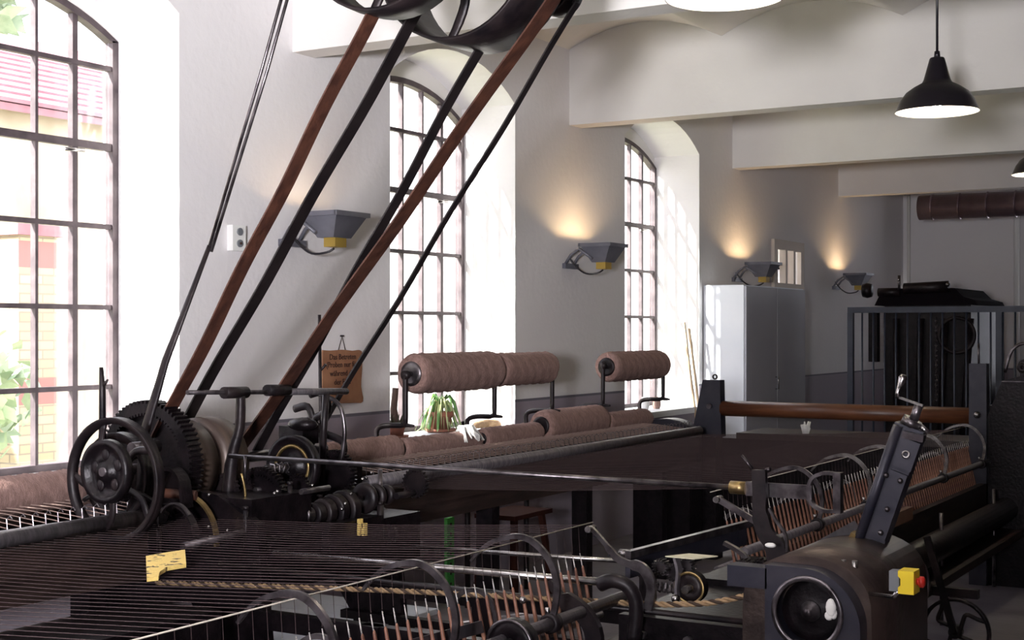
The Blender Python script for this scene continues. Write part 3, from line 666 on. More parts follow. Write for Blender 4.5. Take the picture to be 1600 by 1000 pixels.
# guard arcs
part(M().strip(arc(-3.44, .78, .155, 100, -5, 16), .02, .008, off=3.58), 'arc_guard', BRASS)
part(M().strip(arc(-3.42, .79, .12, 130, 10, 16), .03, .006, off=3.5), 'arc_guard', IRON)
part(M().tube([(-3.5, 3.5, .945), (-3.36, 3.56, .935)], .017, 10), 'copper_sleeve', LEATHER)
part(M().strip(smooth([(-3.50, .72), (-3.50, .9), (-3.47, 1.0), (-3.41, 1.03), (-3.36, .99), (-3.345, .9)]), .05, .012, off=3.5), 'arch_cover', IRON2)
part(M().tube(smooth([(-3.30, 3.72, 1.0), (-3.29, 3.73, .92), (-3.32, 3.74, .80)]), .005, 6), 'brass_wire', BRASS)
part(M().tube([(-3.30, 3.74, 1.06), (-3.30, 3.74, .98)], .006, 6), 'needle_lever', STEEL)
# body castings (side frames) and the low long frame to the front
for y in (3.66, 4.56):
    pl = [(-4.0, 0), (-3.86, 0), (-3.80, .5), (-3.46, .55), (-3.30, .3), (-3.22, 0), (-3.08, 0), (-3.12, .45), (-3.16, .84), (-3.34, .93), (-3.75, .97), (-3.9, .9)]
    pl = pl if y < 4 else [(p_[0]-.08, p_[1]*.9) for p_ in pl]
    part(M().prism(pl, 'y', y-.02, y+.02), 'side_frame', IRON2)
for y in (3.62, 4.30):
    part(M().box(-3.3, -1.15, y-.02, y+.02, .50, .56), 'long_rail', IRON2)
    part(M().box(-3.3, -1.15, y-.02, y+.02, .40, .43), 'long_rail', IRON2)
    for x in (-2.66, -1.6): part(M().box(x-.04, x+.04, y-.03, y+.03, 0, .56), 'leg', IRON2)
part(M().box(-3.75, -3.15, 3.7, 4.6, .60, .78), 'gear_case', IRON2)
part(M().box(-3.55, -3.2, 3.66, 3.98, .78, .92), 'gear_case', IRON2)
part(M().box(-3.72, -3.45, 4.2, 4.62, .78, .95), 'gear_case', IRON2)
rnd = random.Random(11)
for k in range(26):
    x = rnd.uniform(-3.5, -3.14); y = rnd.uniform(3.45, 4.55); z = rnd.uniform(.72, .93); r = rnd.uniform(.015, .05)
    if k % 3 == 0: gear('gear', x, y, y+.02, z, r+.02, 22, IRON if k % 2 else IRON2, depth=.006)
    elif k % 3 == 1: part(M().cyl((x, y-.08, z), (x, y+.08, z), r*.35, 10), 'shaft', STEEL if k % 2 else IRON)
    else: part(M().cyl((x, y, z-.08), (x, y, z+.05), r*.3, 8).lathe([(.012, 0), (.012, .012)], (x, y, z+.05), 'z', 6), 'bolt', IRON)
for k in range(18):
    x = rnd.uniform(-3.3, -3.12); y = rnd.uniform(3.5, 4.5); z = rnd.uniform(.80, .95)
    part(M().ball((x, y, z), .006, 8), 'rivet', BRIGHT)
part(M().tube(smooth([(-3.62, 3.30, .93), (-3.55, 3.34, .97), (-3.45, 3.4, .95), (-3.38, 3.45, .88)]), .008, 8), 'bow_rod', IRON)
# bright bars and rope running out towards the carriage
gear('large_gear', -3.36, 3.88, 3.91, .88, .125, 48, IRON2)
gear('large_gear', -3.40, 4.36, 4.39, .93, .10, 40, IRON2)
part(M().box(-3.42, -3.12, 3.98, 4.30, .70, .80), 'gear_case', IRON2)
for k in range(3): part(M().lathe([(.01, -.012), (.055-.01*k, -.012), (.06-.01*k, 0), (.055-.01*k, .012), (.01, .012)], (-3.20, 4.30+.07*k, .86), 'y', 28, close=True), 'flange', IRON)
part(M().strip(arc(-3.30, .86, .07, 30, 150, 10), .012, .006, off=3.40), 'bow_spring', STEEL)
part(M().cyl((-3.2, 4.40, .74), (-3.2, 4.40, .96), .009, 8), 'guide_pin', STEEL)
tag(M().cyl((-3.05, 3.60, .757), (-1.74, 3.60, .776), .0115, 12).build('steel_rod', BRIGHT), 'long bright steel rod under the threads, nearer of the pair', 'rod')
tag(M().cyl((-3.05, 4.30, .69), (-2.0, 4.30, .715), .008, 12).build('steel_rod', BRIGHT), 'shorter bright steel rod under the threads, behind the long one', 'rod')
tag(M().cyl((-3.3, 3.61, .70), (-1.2, 3.63, .70), .009, 8).build('guide_rail', IRON), 'dull black rail just under the bright steel rod', 'rail')
# rope: three twisted strands
t = thing('hemp_rope', 'twisted brown hemp rope stretched low under the left threads', 'rope', (-2.4, 3.62, .6))
rp = smooth([(-3.586, 3.60, .612), (-2.639, 3.60, .676), (-2.009, 3.60, .709), (-1.70, 3.62, .722), (-1.60, 3.64, .728), (-1.50, 3.66, .742), (-1.34, 3.68, .79)], 40)
def dens(P_, st):
    out = [P_[0]]; acc = 0
    for a, b in zip(P_[:-1], P_[1:]):
        l = (Vector(b)-Vector(a)).length; k = max(1, int(l/st))
        for i in range(1, k+1): out.append(tuple(Vector(a).lerp(Vector(b), i/k)))
    return out
rp = dens(rp, .006)
for s_ in range(3):
    P_ = []; L_ = 0
    for i, p in enumerate(rp):
        if i: L_ += (Vector(p)-Vector(rp[i-1])).length
        a = L_*2*pi/.060+s_*2*pi/3; P_.append((p[0], p[1]+.0048*cos(a), p[2]+.0048*sin(a)))
    M().tube(P_, .0046, 6).build('strand', ROPEM if s_ < 2 else ROPED, t)

# ================================================================== ROLLER BEAMS, ROVINGS
def roller_beam(y0, y1, label):
    t = thing('roller_beam', label, 'machine', (-3.5, (y0+y1)/2, .6), 'drafting roller beams')
    M().cyl((-3.5, y0, .862), (-3.5, y1, .862), .029, 20).build('front_roller', TUBEM, t)
    M().cyl((-3.56, y0, .855), (-3.56, y1, .855), .018, 16).build('back_roller', TUBEM, t)
    M().box(-3.545, -3.50, y0-.25, y1, .725, .825).build('roller_board', WOODD, t)
    M().box(-3.58, -3.52, y0-.25, y1, .645, .722).build('beam_rail', WOODD, t)
    M().box(-3.96, -3.60, y0, y1, .80, .825).build('creel_board', WOODD, t)
    M().cyl((-3.88, y0+.05, .845), (-3.88, y1-.05, .845), .030, 16).build('winding_drum', WOODD, t)
    m = M(); k = 0; y = y0+.03
    while y < y1-.02:
        m.tube([(-3.545, y, .87), (-3.55, y, .915), (-3.54, y+.006, .925), (-3.528, y+.004, .915)], .0022, 4); y += .05
    o = m.build('wire_guides', STEEL, t); o['kind'] = 'stuff'
    y = y0+.12
    while y < y1:
        M().box(-3.62, -3.53, y-.035, y+.035, 0, .66).build('leg', IRON2, t); M().box(-3.68, -3.50, y-.05, y+.05, 0, .03).build('foot', IRON2, t); y += .98
    return t
rbl = roller_beam(1.2, 3.54, 'steel drafting roller beam left of the headstock')
rbr = roller_beam(4.70, 8.22, 'steel drafting roller beam right of the headstock')

# yarn rolls: wound surface with ridges
def roll_mesh(y0, y1, x, z, r, seed, coils=None):
    rnd = random.Random(seed); n = 28; L_ = y1-y0; m_ = max(20, int(L_/.0125)); vs = []; fs = []
    for i in range(m_+1):
        f = i/m_; y = y0+L_*f
        e = min(f, 1-f)*L_; rr = r*(1-.16*max(0, 1-e/.035)**2)
        for k in range(n):
            a = 2*pi*k/n; rg = .0016*sin(2*pi*(i/2.0)+a) + .0022*sin(a*3+i*.9+seed)+rnd.uniform(-.001, .001)
            vs.append((x+(rr+rg)*cos(a), y+.004*sin(a*2+i), z+(rr+rg)*sin(a)))
    for i in range(m_):
        for k in range(n): fs.append((i*n+k, i*n+(k+1) % n, (i+1)*n+(k+1) % n, (i+1)*n+k))
    fs.append(tuple(range(n))); fs.append(tuple(m_*n+i for i in range(n)))
    return M().add(vs, fs, True)
def yarn_roll(y0, y1, x, z, r, label, seed, flange=False, grp='brown rovings on rolls'):
    t = thing('roving_roll', label, 'yarn roll', (x, (y0+y1)/2, z-r), grp)
    roll_mesh(y0, y1, x, z, r, seed).build('wound_roving', ROVM, t)
    for yy, s_ in ((y0, -1), (y1, 1)):
        m = M().lathe([(r*.62, 0), (r*.62, s_*.004), (r*.45, s_*.007), (r*.3, s_*.004), (.0005, s_*.003)], (x, yy, z), 'y', 24)
        m.build('end_disc', STEEL if flange and s_ < 0 else IRON, t)
    M().cyl((x, y0-.03, z), (x, y1+.03, z), .012, 8).build('axle', IRON, t)
    return t
UX = -3.9
yarn_roll(5.62, 6.375, UX, 1.285, .098, 'upper brown yarn roll with shiny metal end disc, first of the upper row', 21, True)
yarn_roll(6.41, 6.98, UX, 1.285, .088, 'upper brown yarn roll next to the one with the shiny end, before the wall gap', 22)
yarn_roll(7.72, 8.50, UX, 1.270, .092, 'upper brown yarn roll standing alone in front of the third window', 23)
yarn_roll(2.2, 3.58, UX, .935, .068, 'lower brown yarn roll at the left edge beside the flywheel', 24)
yarn_roll(4.90, 5.49, UX, .935, .062, 'lower brown yarn roll just right of the headstock', 25)
yarn_roll(5.53, 6.22, UX, .925, .052, 'slim lower yarn roll with a white cotton tuft on its end', 26)
yarn_roll(6.26, 6.86, UX, .925, .056, 'slim lower yarn roll between the cotton tuft and the thick roll', 27)
yarn_roll(6.90, 7.62, UX, .955, .088, 'thick lower brown yarn roll under the upper pair', 28)
yarn_roll(7.68, 8.28, UX, .925, .064, 'last lower brown yarn roll at the far end of the row', 29)
tm = M(); rnd = random.Random(5)
for k in range(30):
    a = rnd.uniform(0, 2*pi); b = rnd.uniform(.1, 1); P0 = (UX+.01, 6.10, .975)
    tm.tube([P0, (P0[0]+.035*cos(a)*b, P0[1]+.05*sin(a)*b, P0[2]+.028), (P0[0]+.05+.03*cos(a), P0[1]+.09*sin(a)*b, P0[2]-.01-.04*b)], [.010, .009, .004], 6)
tag(tm.build('cotton_tuft', TISSUE), 'white cotton tuft lying on the slim lower roll', 'cotton')
# cranked creel brackets
def bracket(y, r_top, label, yb=0, dx=.17):
    z0 = 1.28; zb = z0-.24
    P_ = smooth([(UX, y, z0), (UX, y, z0-.10), (UX, y, zb)], 3)+smooth([(UX-.03, y, zb-.005), (UX-dx*.7, y, zb-.008), (UX-dx, y, zb-.03), (UX-dx, y, zb-.10), (UX-dx, y, .80)], 3)
    t = thing('creel_bracket', label, 'bracket', (UX-dx, y, .8), 'cranked iron brackets of the creel')
    M().tube(P_, .0135, 8).build('crank_arm', IRON, t)
    M().tube([(UX+.05, y, zb-.004), (UX-.02, y, zb)], [.006, .013], 8).build('toe', IRON, t)
    M().lathe([(.0005, -.012), (.022, -.012), (.022, .012), (.0005, .012)], (UX, y, z0), 'y', 16).build('bearing', IRON, t)
    M().cyl((UX-dx, y, 0), (UX-dx, y, .80), .016, 8).build('upright', IRON, t)
bracket(5.57, 0, 'cranked iron bracket left of the first upper yarn roll')
bracket(6.395, 0, 'cranked iron bracket between the two joined upper rolls')
bracket(7.03, 0, 'cranked iron bracket right of the joined upper rolls')
bracket(7.67, 0, 'cranked iron bracket left of the lone upper roll')
bracket(8.55, 0, 'cranked iron bracket right of the lone upper roll')

# strands of roving from the rolls down to the rollers, and the spun threads
strand0 = None
def strand(y, o0=None):
    pass
sm_ = M().tube([(UX+.035, -.012, .985), (-3.75, -.004, .925), (-3.56, 0, .885)], .0026, 5); 
first = None
def place(proto, n, group, label, cat, ys, jit=0):
    rnd = random.Random(n)
    for i, y in enumerate(ys):
        if i == 0: o = proto
        else: o = proto.copy(); col.objects.link(o)
        o.location = (proto_loc[0], y+proto_loc[1], proto_loc[2]); tag(o, label, cat, group)
sm2 = M(); 
me_o = M().tube([(UX+.055, -.03, .905), (-3.75, -.012, .90), (-3.57, 0, .882)], .0018, 5).build('roving_strand', STRANDM, org=(-3.72, 0, .88))
proto_loc = (-3.72, 0, .88)
ys = [1.3+.05*i for i in range(46)]
ysr = [4.92+.05*i for i in range(65)]
GS = 'roving strands feeding the rollers'; LS = 'thin roving strand running down from a yarn roll to the rollers'
place(me_o, 1, GS+' on the left', 'thin roving strand at the left edge running from the roll to the rollers', 'strand', ys)
me_o2 = me_o.copy(); col.objects.link(me_o2)
place(me_o2, 1, GS+' on the right', 'thin roving strand right of the headstock running from a roll to the rollers', 'strand', ysr)

TIPX, TIPZ = -1.915, .847
SPY_L = [1.58+.0445*i for i in range(48)]          # up to 3.67
SPY_L = [y for y in SPY_L if y < 3.63]
SPY_R = [4.74+.0445*i for i in range(101)]
SPY_R = [y for y in SPY_R if y < 9.1]
th_o = M().tube([(-3.475, 0, .842), (-2.6, 0, .880), (-1.925, 0, .928), (TIPX-.005, 0, TIPZ+.004)], .0009, 4).build('yarn_thread', THREAD, org=(-2.7, 0, .9))
proto_loc = (-2.7, 0, .9)
place(th_o, 2, 'spun threads of the left half', 'fine spun thread stretched to the left half of the carriage', 'thread', SPY_L)
th_2 = th_o.copy(); col.objects.link(th_2)
place(th_2, 2, 'spun threads of the right half', 'fine spun thread stretched to the right half of the carriage', 'thread', [y for y in SPY_R if y < 8.2])

# ================================================================== CARRIAGE
ca = thing('spinning_carriage', 'long drawn-out mule carriage carrying the spindles, bowed arms and centre square', 'machine', (-1.75, 4.3, 0))
def cpart(mm, nme, mt, lab=None, parent=None): return part(mm, nme, mt, lab, parent or ca)
SHX, SHZ = -1.80, .725
for y0, y1 in ((1.2, 3.72), (4.62, 9.15)):
    cpart(M().cyl((SHX, y0, SHZ), (SHX, y1, SHZ), .017, 14), 'faller_shaft', TUBEM)
    cpart(M().cyl((SHX-.10, y0, .655), (SHX-.10, y1, .655), .012, 12), 'counter_faller_shaft', TUBEM)
    cpart(M().cyl((-1.925, y0, .926), (-1.925, y1, .926), .0018, 6), 'faller_wire', IVORY)
    cpart(M().box(-1.89, -1.83, y0, y1, .545, .56), 'spindle_rail', WOODD)
    cpart(M().box(-1.84, -1.80, y0, y1, .34, .60), 'carriage_board', WOODD)
    cpart(M().box(-1.95, -1.60, y0, y1, .30, .34), 'carriage_board', WOODD)
    cpart(M().cyl((-1.70, y0, .45), (-1.70, y1, .45), .07, 20), 'tin_roller', IRON)
# spindles: blade, copper-brown tube
import itertools
sp0 = M().tube([(-1.835, 0, .48), (-1.88, 0, .68), (TIPX+.006, 0, TIPZ-.05), (TIPX-.005, 0, TIPZ)], [.0035, .0035, .003, .0015], 6)
tb0 = M().lathe([(.0075, 0), (.0085, .06), (.0045, .16), (.0035, .165)], (0, 0, 0), 'z', 8)
def spindle_proto():
    s_ = sp0.build('spindle', BRIGHT, ca)
    tb = M().tube([(-1.860, 0, .57), (-1.866, 0, .60), (-1.892, 0, .72), (-1.910, 0, .805), (-1.911, 0, .812)], [.0058, .0066, .0056, .0040, .002], 8).build('yarn_tube', COPPER, s_)
    wb = M().tube([(-1.844, 0, .52), (-1.849, 0, .54), (-1.851, 0, .55)], [.009, .009, .006], 8).build('whorl', STEEL, s_)
    return s_
P0 = spindle_proto(); P0.location = (0, SPY_L[0]-4.3+4.3-0, 0)
base_y = -4.3
kids = list(P0.children)
allsp = SPY_L+SPY_R
for i, y in enumerate(allsp):
    if i == 0: s_ = P0
    else:
        s_ = P0.copy(); col.objects.link(s_); s_.parent = ca
        for c in kids: d = c.copy(); col.objects.link(d); d.parent = s_
    s_.location = (0, y, 0)
# (mesh of the prototype was built in carriage space with y=0 at world y 0)
SK = [(-2.05, .868), (-2.02, .90), (-1.977, .928), (-1.91, .946), (-1.856, .936), (-1.807, .893), (-1.783, .833), (-1.787, .775), (-1.80, .728)]
SKm = M().strip(smooth(SK, 5), .010, [.007+.010*min(1, i/20) for i in range(41)], off=0)
SK2 = [(-2.045, .775), (-2.0, .808), (-1.95, .812), (-1.912, .775), (-1.90, .70), (-1.90, .655)]
for y in (2.30, 2.75, 3.24, 5.42, 6.08, 6.62, 7.45, 8.35):
    m = M(); m.add([(v[0], v[1]+y, v[2]) for v in SKm.v], SKm.f)
    o = cpart(m, 'bowed_arm', BRIGHT if y > 5.5 else STEEL)
    cpart(M().lathe([(.015, -.016), (.027, -.016), (.027, .016), (.015, .016)], (SHX, y, SHZ), 'y', 14, close=True), 'arm_collar', IRON, parent=o)
    cpart(M().cyl((SHX-.01, y, SHZ+.022), (SHX-.012, y, SHZ+.04), .007, 8), 'set_screw', BRIGHT, parent=o)
for y in (2.48, 3.13, 5.05, 5.65, 6.25, 7.0, 7.9):
    cpart(M().strip(smooth(SK2, 4), .010, .012, off=y), 'small_bowed_arm', STEEL)
# coupling rings and red pulley on the left half
cpart(M().lathe([(.02, -.03), (.062, -.03), (.066, -.024), (.066, .006), (.058, .01), (.058, .02), (.02, .02)], (-1.78, 3.02, .715), 'y', 36, close=True), 'coupling_disc', IRON2)
cpart(M().lathe([(.060, 0), (.068, 0), (.068, .006), (.060, .006)], (-1.78, 2.985, .715), 'y', 36, close=True), 'coupling_ring', STEEL)
cpart(M().lathe([(.02, 0), (.040, 0), (.040, .05), (.02, .05)], (-1.80, 2.80, .69), 'y', 24, close=True), 'red_pulley', REDP, 'faded red pulley')
cpart(M().bar((-1.98, 2.85, .72), (-1.86, 2.99, .755), .02, .03), 'clamp_bar', IRON)
cpart(M().ball((-1.84, 3.16, .795), .010), 'set_screw', BRIGHT)
# end bracket of left half, bent pipe, lever
cpart(M().strip(smooth([(-1.905, .80), (-1.87, .76), (-1.80, .72), (-1.765, .66), (-1.775, .55), (-1.80, .45)]), .02, [.02]*5+[.05]*16, off=3.42), 'end_bracket', IRON)
cpart(M().tube(smooth([(-1.82, 3.56, .775), (-1.78, 3.56, .790), (-1.735, 3.57, .775), (-1.715, 3.58, .72), (-1.725, 3.58, .62)]), .021, 12), 'bent_pipe', IRON)
cpart(M().strip(smooth([(-1.868, .928), (-1.83, .893), (-1.79, .852), (-1.755, .836), (-1.71, .828), (-1.685, .80), (-1.678, .76), (-1.69, .71)]), .012, [.012]*6+[.02]*8+[.03]*8+[.026]*7, off=3.60), 'faller_lever', STEEL)
cpart(M().cyl((-1.87, 3.58, .925), (-1.87, 3.62, .925), .010, 10), 'lever_pin', BRIGHT)
for k in range(2): cpart(M().cyl((-1.85+.045*k, 3.59, .905-.05*k), (-1.85+.045*k, 3.585, .905-.05*k), .004, 8), 'lever_hole', BLACKE)
cpart(M().box(-1.84, -1.80, 3.86, 3.90, .35, .835), 'square_post', IRON)
cpart(M().bar((-1.80, 3.70, .842), (-1.74, 4.56, .840), .02, .022), 'top_bar', STEEL)
cpart(M().bar((-1.81, 3.72, .80), (-1.75, 4.5, .80), .016, .06), 'top_plate', PAINTED)
cpart(M().ball((-1.74, 4.57, .84), .015), 'bar_end', BRIGHT)
cpart(M().cyl((-1.835, 3.72, .84), (-1.80, 3.72, .84), .014, 10), 'bolt', BRIGHT)
for k in range(3): gear('gear', -1.745+.028*k, 3.80+.03*k, 3.83+.03*k, .795-.018*(k % 2), .026, 16, STEEL, parent=ca, depth=.006)
cpart(M().strip(smooth([(-1.665, .84), (-1.655, .80), (-1.66, .75), (-1.655, .72)]), .03, .008, off=3.74), 'pulley_strap', TUBEM)
tag(M().prism([(-1.69, 3.72), (-1.60, 3.72), (-1.56, 3.80), (-1.65, 3.80)], 'z', .842, .845).build('paper_card', CARDP), 'small yellowed card lying on the carriage centre', 'card')
cpart(M().lathe([(.01, -.016), (.046, -.016), (.038, -.006), (.038, .006), (.046, .016), (.01, .016)], (-1.625, 3.76, .755), 'y', 32, close=True), 'rope_pulley', IRON)
cpart(M().lathe([(.040, 0), (.047, 0), (.047, .004), (.040, .004)], (-1.625, 3.741, .755), 'y', 32, close=True), 'pulley_rim', BRASS)
cpart(M().cyl((-1.62, 3.70, .755), (-1.62, 3.82, .755), .012, 10), 'pulley_pin', BRIGHT)
cpart(M().ball((-1.655, 3.715, .725), .013), 'bolt', BRIGHT)
sp = [(-1.75+.0025*k, 3.76+.014*cos(k*1.1), .745+.014*sin(k*1.1)) for k in range(40)]
cpart(M().tube(sp, .003, 5), 'spring', STEEL)
cpart(M().strip(smooth([(-1.60, .86), (-1.54, .83), (-1.50, .78), (-1.47, .74)]), .02, .012, off=3.95), 'curved_lever', STEEL)
for k in range(4): gear('gear', -1.52+.03*k, 3.9+.05*k, 3.93+.05*k, .79-.01*k, .035+.006*(k % 2), 20, IRON, parent=ca, depth=.006)
cpart(M().box(-1.80, -1.32, 3.64, 4.20, .48, .68), 'square_casting', IRON2)
for k in range(3): cpart(M().cyl((-1.72+.14*k, 3.62, .63), (-1.72+.14*k, 3.64, .63), .012, 10), 'bolt', STEEL)
cpart(M().box(-1.80, -1.3, 4.2, 4.7, .40, .70), 'square_casting', IRON2)
# front housing: flat plate with round recess, pulley inside, domed cover behind
def arcpoly(x0, x1, z0, z1, r):
    return [(x0, z0), (x1, z0)]+arc(x1-r, z1-r, r, 0, 90, 12)+[(x0, z1)]
HX0, HX1 = -1.305, -1.052
outer = arcpoly(HX0, HX1, .50, .884, .15); cxh, czh, rh = -1.190, .770, .088
m = M(); n = 48; ring = [(cxh+rh*cos(2*pi*k/n), czh+rh*sin(2*pi*k/n)) for k in range(n)]
def ray_out(a):
    best = None; dx, dz = cos(a), sin(a)
    for i in range(len(outer)):
        p, q = outer[i], outer[(i+1) % len(outer)]; ex, ez = q[0]-p[0], q[1]-p[1]; den = dx*ez-dz*ex
        if abs(den) < 1e-9: continue
        t_ = ((p[0]-cxh)*ez-(p[1]-czh)*ex)/den; s_ = ((p[0]-cxh)*dz-(p[1]-czh)*dx)/den
        if t_ > 0 and -1e-6 <= s_ <= 1+1e-6 and (best is None or t_ < best): best = t_
    return (cxh+dx*best, czh+dz*best)
og = [ray_out(2*pi*k/n) for k in range(n)]
vs = [(p[0], 3.50, p[1]) for p in ring]+[(p[0], 3.50, p[1]) for p in og]+[(p[0], 3.56, p[1]) for p in ring]+[(p[0], 3.56, p[1]) for p in og]
fs = []
for i in range(n):
    j = (i+1) % n; fs += [(i, j, n+j, n+i), (2*n+i, 3*n+i, 3*n+j, 2*n+j), (i, 2*n+i, 2*n+j, j), (n+i, n+j, 3*n+j, 3*n+i)]
m.add(vs, fs)
hz = cpart(m, 'housing_plate', PAINTED, 'grey iron plate with round opening')
cpart(M().lathe([(rh-.006, -.004), (rh+.008, -.004), (rh+.008, .004), (rh-.006, .004)], (cxh, 3.498, czh), 'y', 48, close=True), 'opening_ring', STEEL, parent=hz)
cpart(M().lathe([(.0005, .0), (.03, .0), (.06, .012), (.080, .004), (.082, .03), (.0005, .03)], (cxh, 3.53, czh), 'y', 48), 'recessed_pulley', IRON2)
cpart(M().lathe([(.0005, -.03), (.010, -.03), (.010, -.02), (.018, -.02), (.018, -.008), (.027, -.008), (.027, .002)], (cxh, 3.53, czh), 'y', 24), 'shaft_nut', STEEL)
rnd = random.Random(9); m = M(); m.ball((cxh+.060, 3.508, czh+.018), .016, sq=(.9, .35, 1.5)); m.ball((cxh+.054, 3.51, czh-.004), .012, sq=(1, .4, 1)); m.ball((cxh+.066, 3.51, czh+.003), .010, sq=(1, .4, 1.5))
tag(m.build('grease_clump', TISSUE), 'pale clump of cotton lint stuck in the round opening', 'lint')
cov = []
for k in range(21):
    a = pi*k/20; cov.append((-1.215-.175*cos(a)*(1 if True else 0), .74+.165*abs(sin(a))**.62))
cov = [(x, z) for x, z in cov]+[(-1.04, .45), (-1.39, .45)]
m = M(); m.prism(cov, 'y', 3.56, 4.12, True); cpart(m, 'domed_cover', mat('greasy_brown_iron', (.030, .020, .018), .42, .4, (.075, .05, .042), 9, .4), 'greasy brown domed cover')
cpart(M().lathe([(.10, 0), (.115, .0), (.115, .012), (.10, .012)], (-1.15, 4.12, .76), 'y', 40, close=True), 'cover_rim', STEEL)
cpart(M().box(-1.41, -1.30, 3.50, 3.56, .82, .875), 'side_lug', PAINTED)
for k in range(2): cpart(M().cyl((-1.132+.03*k, 3.62, .80), (-1.132+.03*k, 3.62, .895), .0075, 8), 'stud', BRIGHT)
cpart(M().box(-1.15, -1.085, 3.59, 3.65, .82, .85), 'stud_block', IRON)
tag(M().ball((-1.40, 3.80, .888), .012, sq=(1.4, 1, .6)).build('lint_scrap', TISSUE), 'white lint scrap lying at the foot of the curved bracket', 'lint')
# tall curved bracket, sleeve, fork bar and D loop at the end of the long rod
dr = thing('draw_rod', 'long thin steel rod crossing the threads, ending in a D-shaped loop', 'rod', (-2.4, 4.0, 1.0))
M().cyl((-3.40, 3.77, 1.052), (-1.60, 4.0, 1.022), .0085, 12).build('rod', STEEL, dr)
M().cyl((-1.60, 4.0, 1.022), (-1.55, 4.0, 1.022), .020, 16).build('sleeve', BRASS, dr)['label'] = 'brass sleeve'
M().box(-1.55, -1.345, 3.994, 4.006, 1.000, 1.042).build('flat_bar', STEEL, dr)
dl = [(-1.27, 1.079), (-1.31, 1.08), (-1.345, 1.062), (-1.355, 1.025), (-1.345, .988), (-1.31, .97), (-1.27, .971)]
M().strip(smooth(dl, 4), .02, .010, off=4.0).build('loop', STEEL, dr)
M().box(-1.278, -1.256, 3.985, 4.015, .966, 1.084).build('loop_bar', STEEL, dr)
cb_ = smooth([(-1.49, 1.085), (-1.487, 1.02), (-1.487, .96), (-1.47, .90), (-1.44, .86), (-1.43, .80)])
cpart(M().strip(cb_, .02, [.042]*9+[.05]*6+[.062]*6, off=3.95), 'curved_bracket', IRON)
cpart(M().strip(smooth([(-1.455, .975), (-1.435, .94), (-1.405, .90), (-1.40, .85)]), .012, .007, off=3.94), 'bracket_rib', STEEL)
cpart(M().tube([(-1.512, 3.95, 1.085), (-1.545, 3.95, 1.125)], [.006, .004], 6), 'small_hook', STEEL)
cpart(M().tube([(-1.47, 3.95, 1.085), (-1.455, 3.95, 1.088)], .007, 6), 'pin', STEEL)
cpart(M().bar((-1.62, 3.95, .99), (-1.49, 3.95, .925), .012, .018), 'side_lever', STEEL)
cpart(M().cyl((-1.62, 3.93, .99), (-1.62, 3.97, .99), .010, 10), 'lever_pin', BRIGHT)
# leaning column with crank
B0, B1 = Vector((-1.20, 4.0, .80)), Vector((-1.055, 4.0, 1.225)); U = (B1-B0).normalized(); Nn = Vector((U.z, 0, -U.x))
cpart(M().bar(B0, B1, .05, .085), 'leaning_column', PAINTED, 'leaning blue-black iron column')
cpart(M().bar(B0+Nn*.018+Vector((0, -.032, 0))+U*.12, B1+Nn*.018+Vector((0, -.032, 0))-U*.13, .014, .050), 'column_plate', PAINTED)
cpart(M().bar(B1+Nn*.022+Vector((0, -.036, 0))-U*.115, B1+Nn*.022+Vector((0, -.036, 0))-U*.03, .022, .055), 'square_plate', PAINTED)
cpart(M().lathe([(.006, 0), (.012, 0), (.012, .004), (.006, .004)], tuple(B1+Nn*.022+Vector((0, -.052, 0))-U*.072), 'y', 16, close=True), 'plate_ring', BRIGHT)
cpart(M().bar(B1+Nn*.025+Vector((0, -.036, 0))-U*.028, B1+Nn*.022+Vector((0, -.036, 0))-U*.008, .03, .06), 'cap_block', STEEL)
cpart(M().cyl(tuple(B0-Nn*.028+Vector((0, -.035, 0))+U*.05), tuple(B1-Nn*.028+Vector((0, -.035, 0))-U*.005), .014, 14), 'screw_rod', PAINTED)
for q, off in ((.30, -.012), (.30, .03), (.21, .022), (.14, .026), (.05, .01)):
    cpart(M().ball(tuple(B0+U*(q+.0)+Nn*off+Vector((0, -.044, 0))), .0085), 'bolt', STEEL)
cpart(M().cyl(tuple(B1-Nn*.006), tuple(B1-Nn*.002+U*.022), .028, 16), 'column_cap', STEEL)
cpart(M().cyl(tuple(B1+U*.02), tuple(B1+U*.065), .013, 12), 'crank_stem', STEEL)
top = B1+U*.065
cpart(M().bar(top+Vector((.012, 0, -.002)), top+Vector((-.060, 0, .022)), .014, .006), 'crank_arm', BRIGHT)
cpart(M().tube([tuple(top+Vector((-.058, 0, .018))), tuple(top+Vector((-.060, 0, .035))), tuple(top+Vector((-.055, 0, .05))), tuple(top+Vector((-.045, 0, .075))), tuple(top+Vector((-.042, 0, .085)))], [.009, .006, .007, .013, .008], 12), 'crank_handle', BRIGHT)
cpart(M().tube([tuple(B1+Nn*.05-U*.0), tuple(B1+Nn*.02+U*.012)], .008, 8), 'cap_pin', BRIGHT)
cpart(M().bar((-1.245, 3.98, .845), (-1.205, 3.97, .915), .03, .022), 'brass_clamp', BRASS)
cpart(M().tube([(-1.30, 3.98, .86), (-1.26, 3.97, .875)], .010, 8), 'brass_clamp', BRASS)
cpart(M().ball((-1.222, 3.95, .835), .012), 'oil_ball', BRIGHT)
cpart(M().bar((-1.33, 3.97, .86), (-1.22, 4.03, .93), .03, .03), 'clamp_block', IRON)
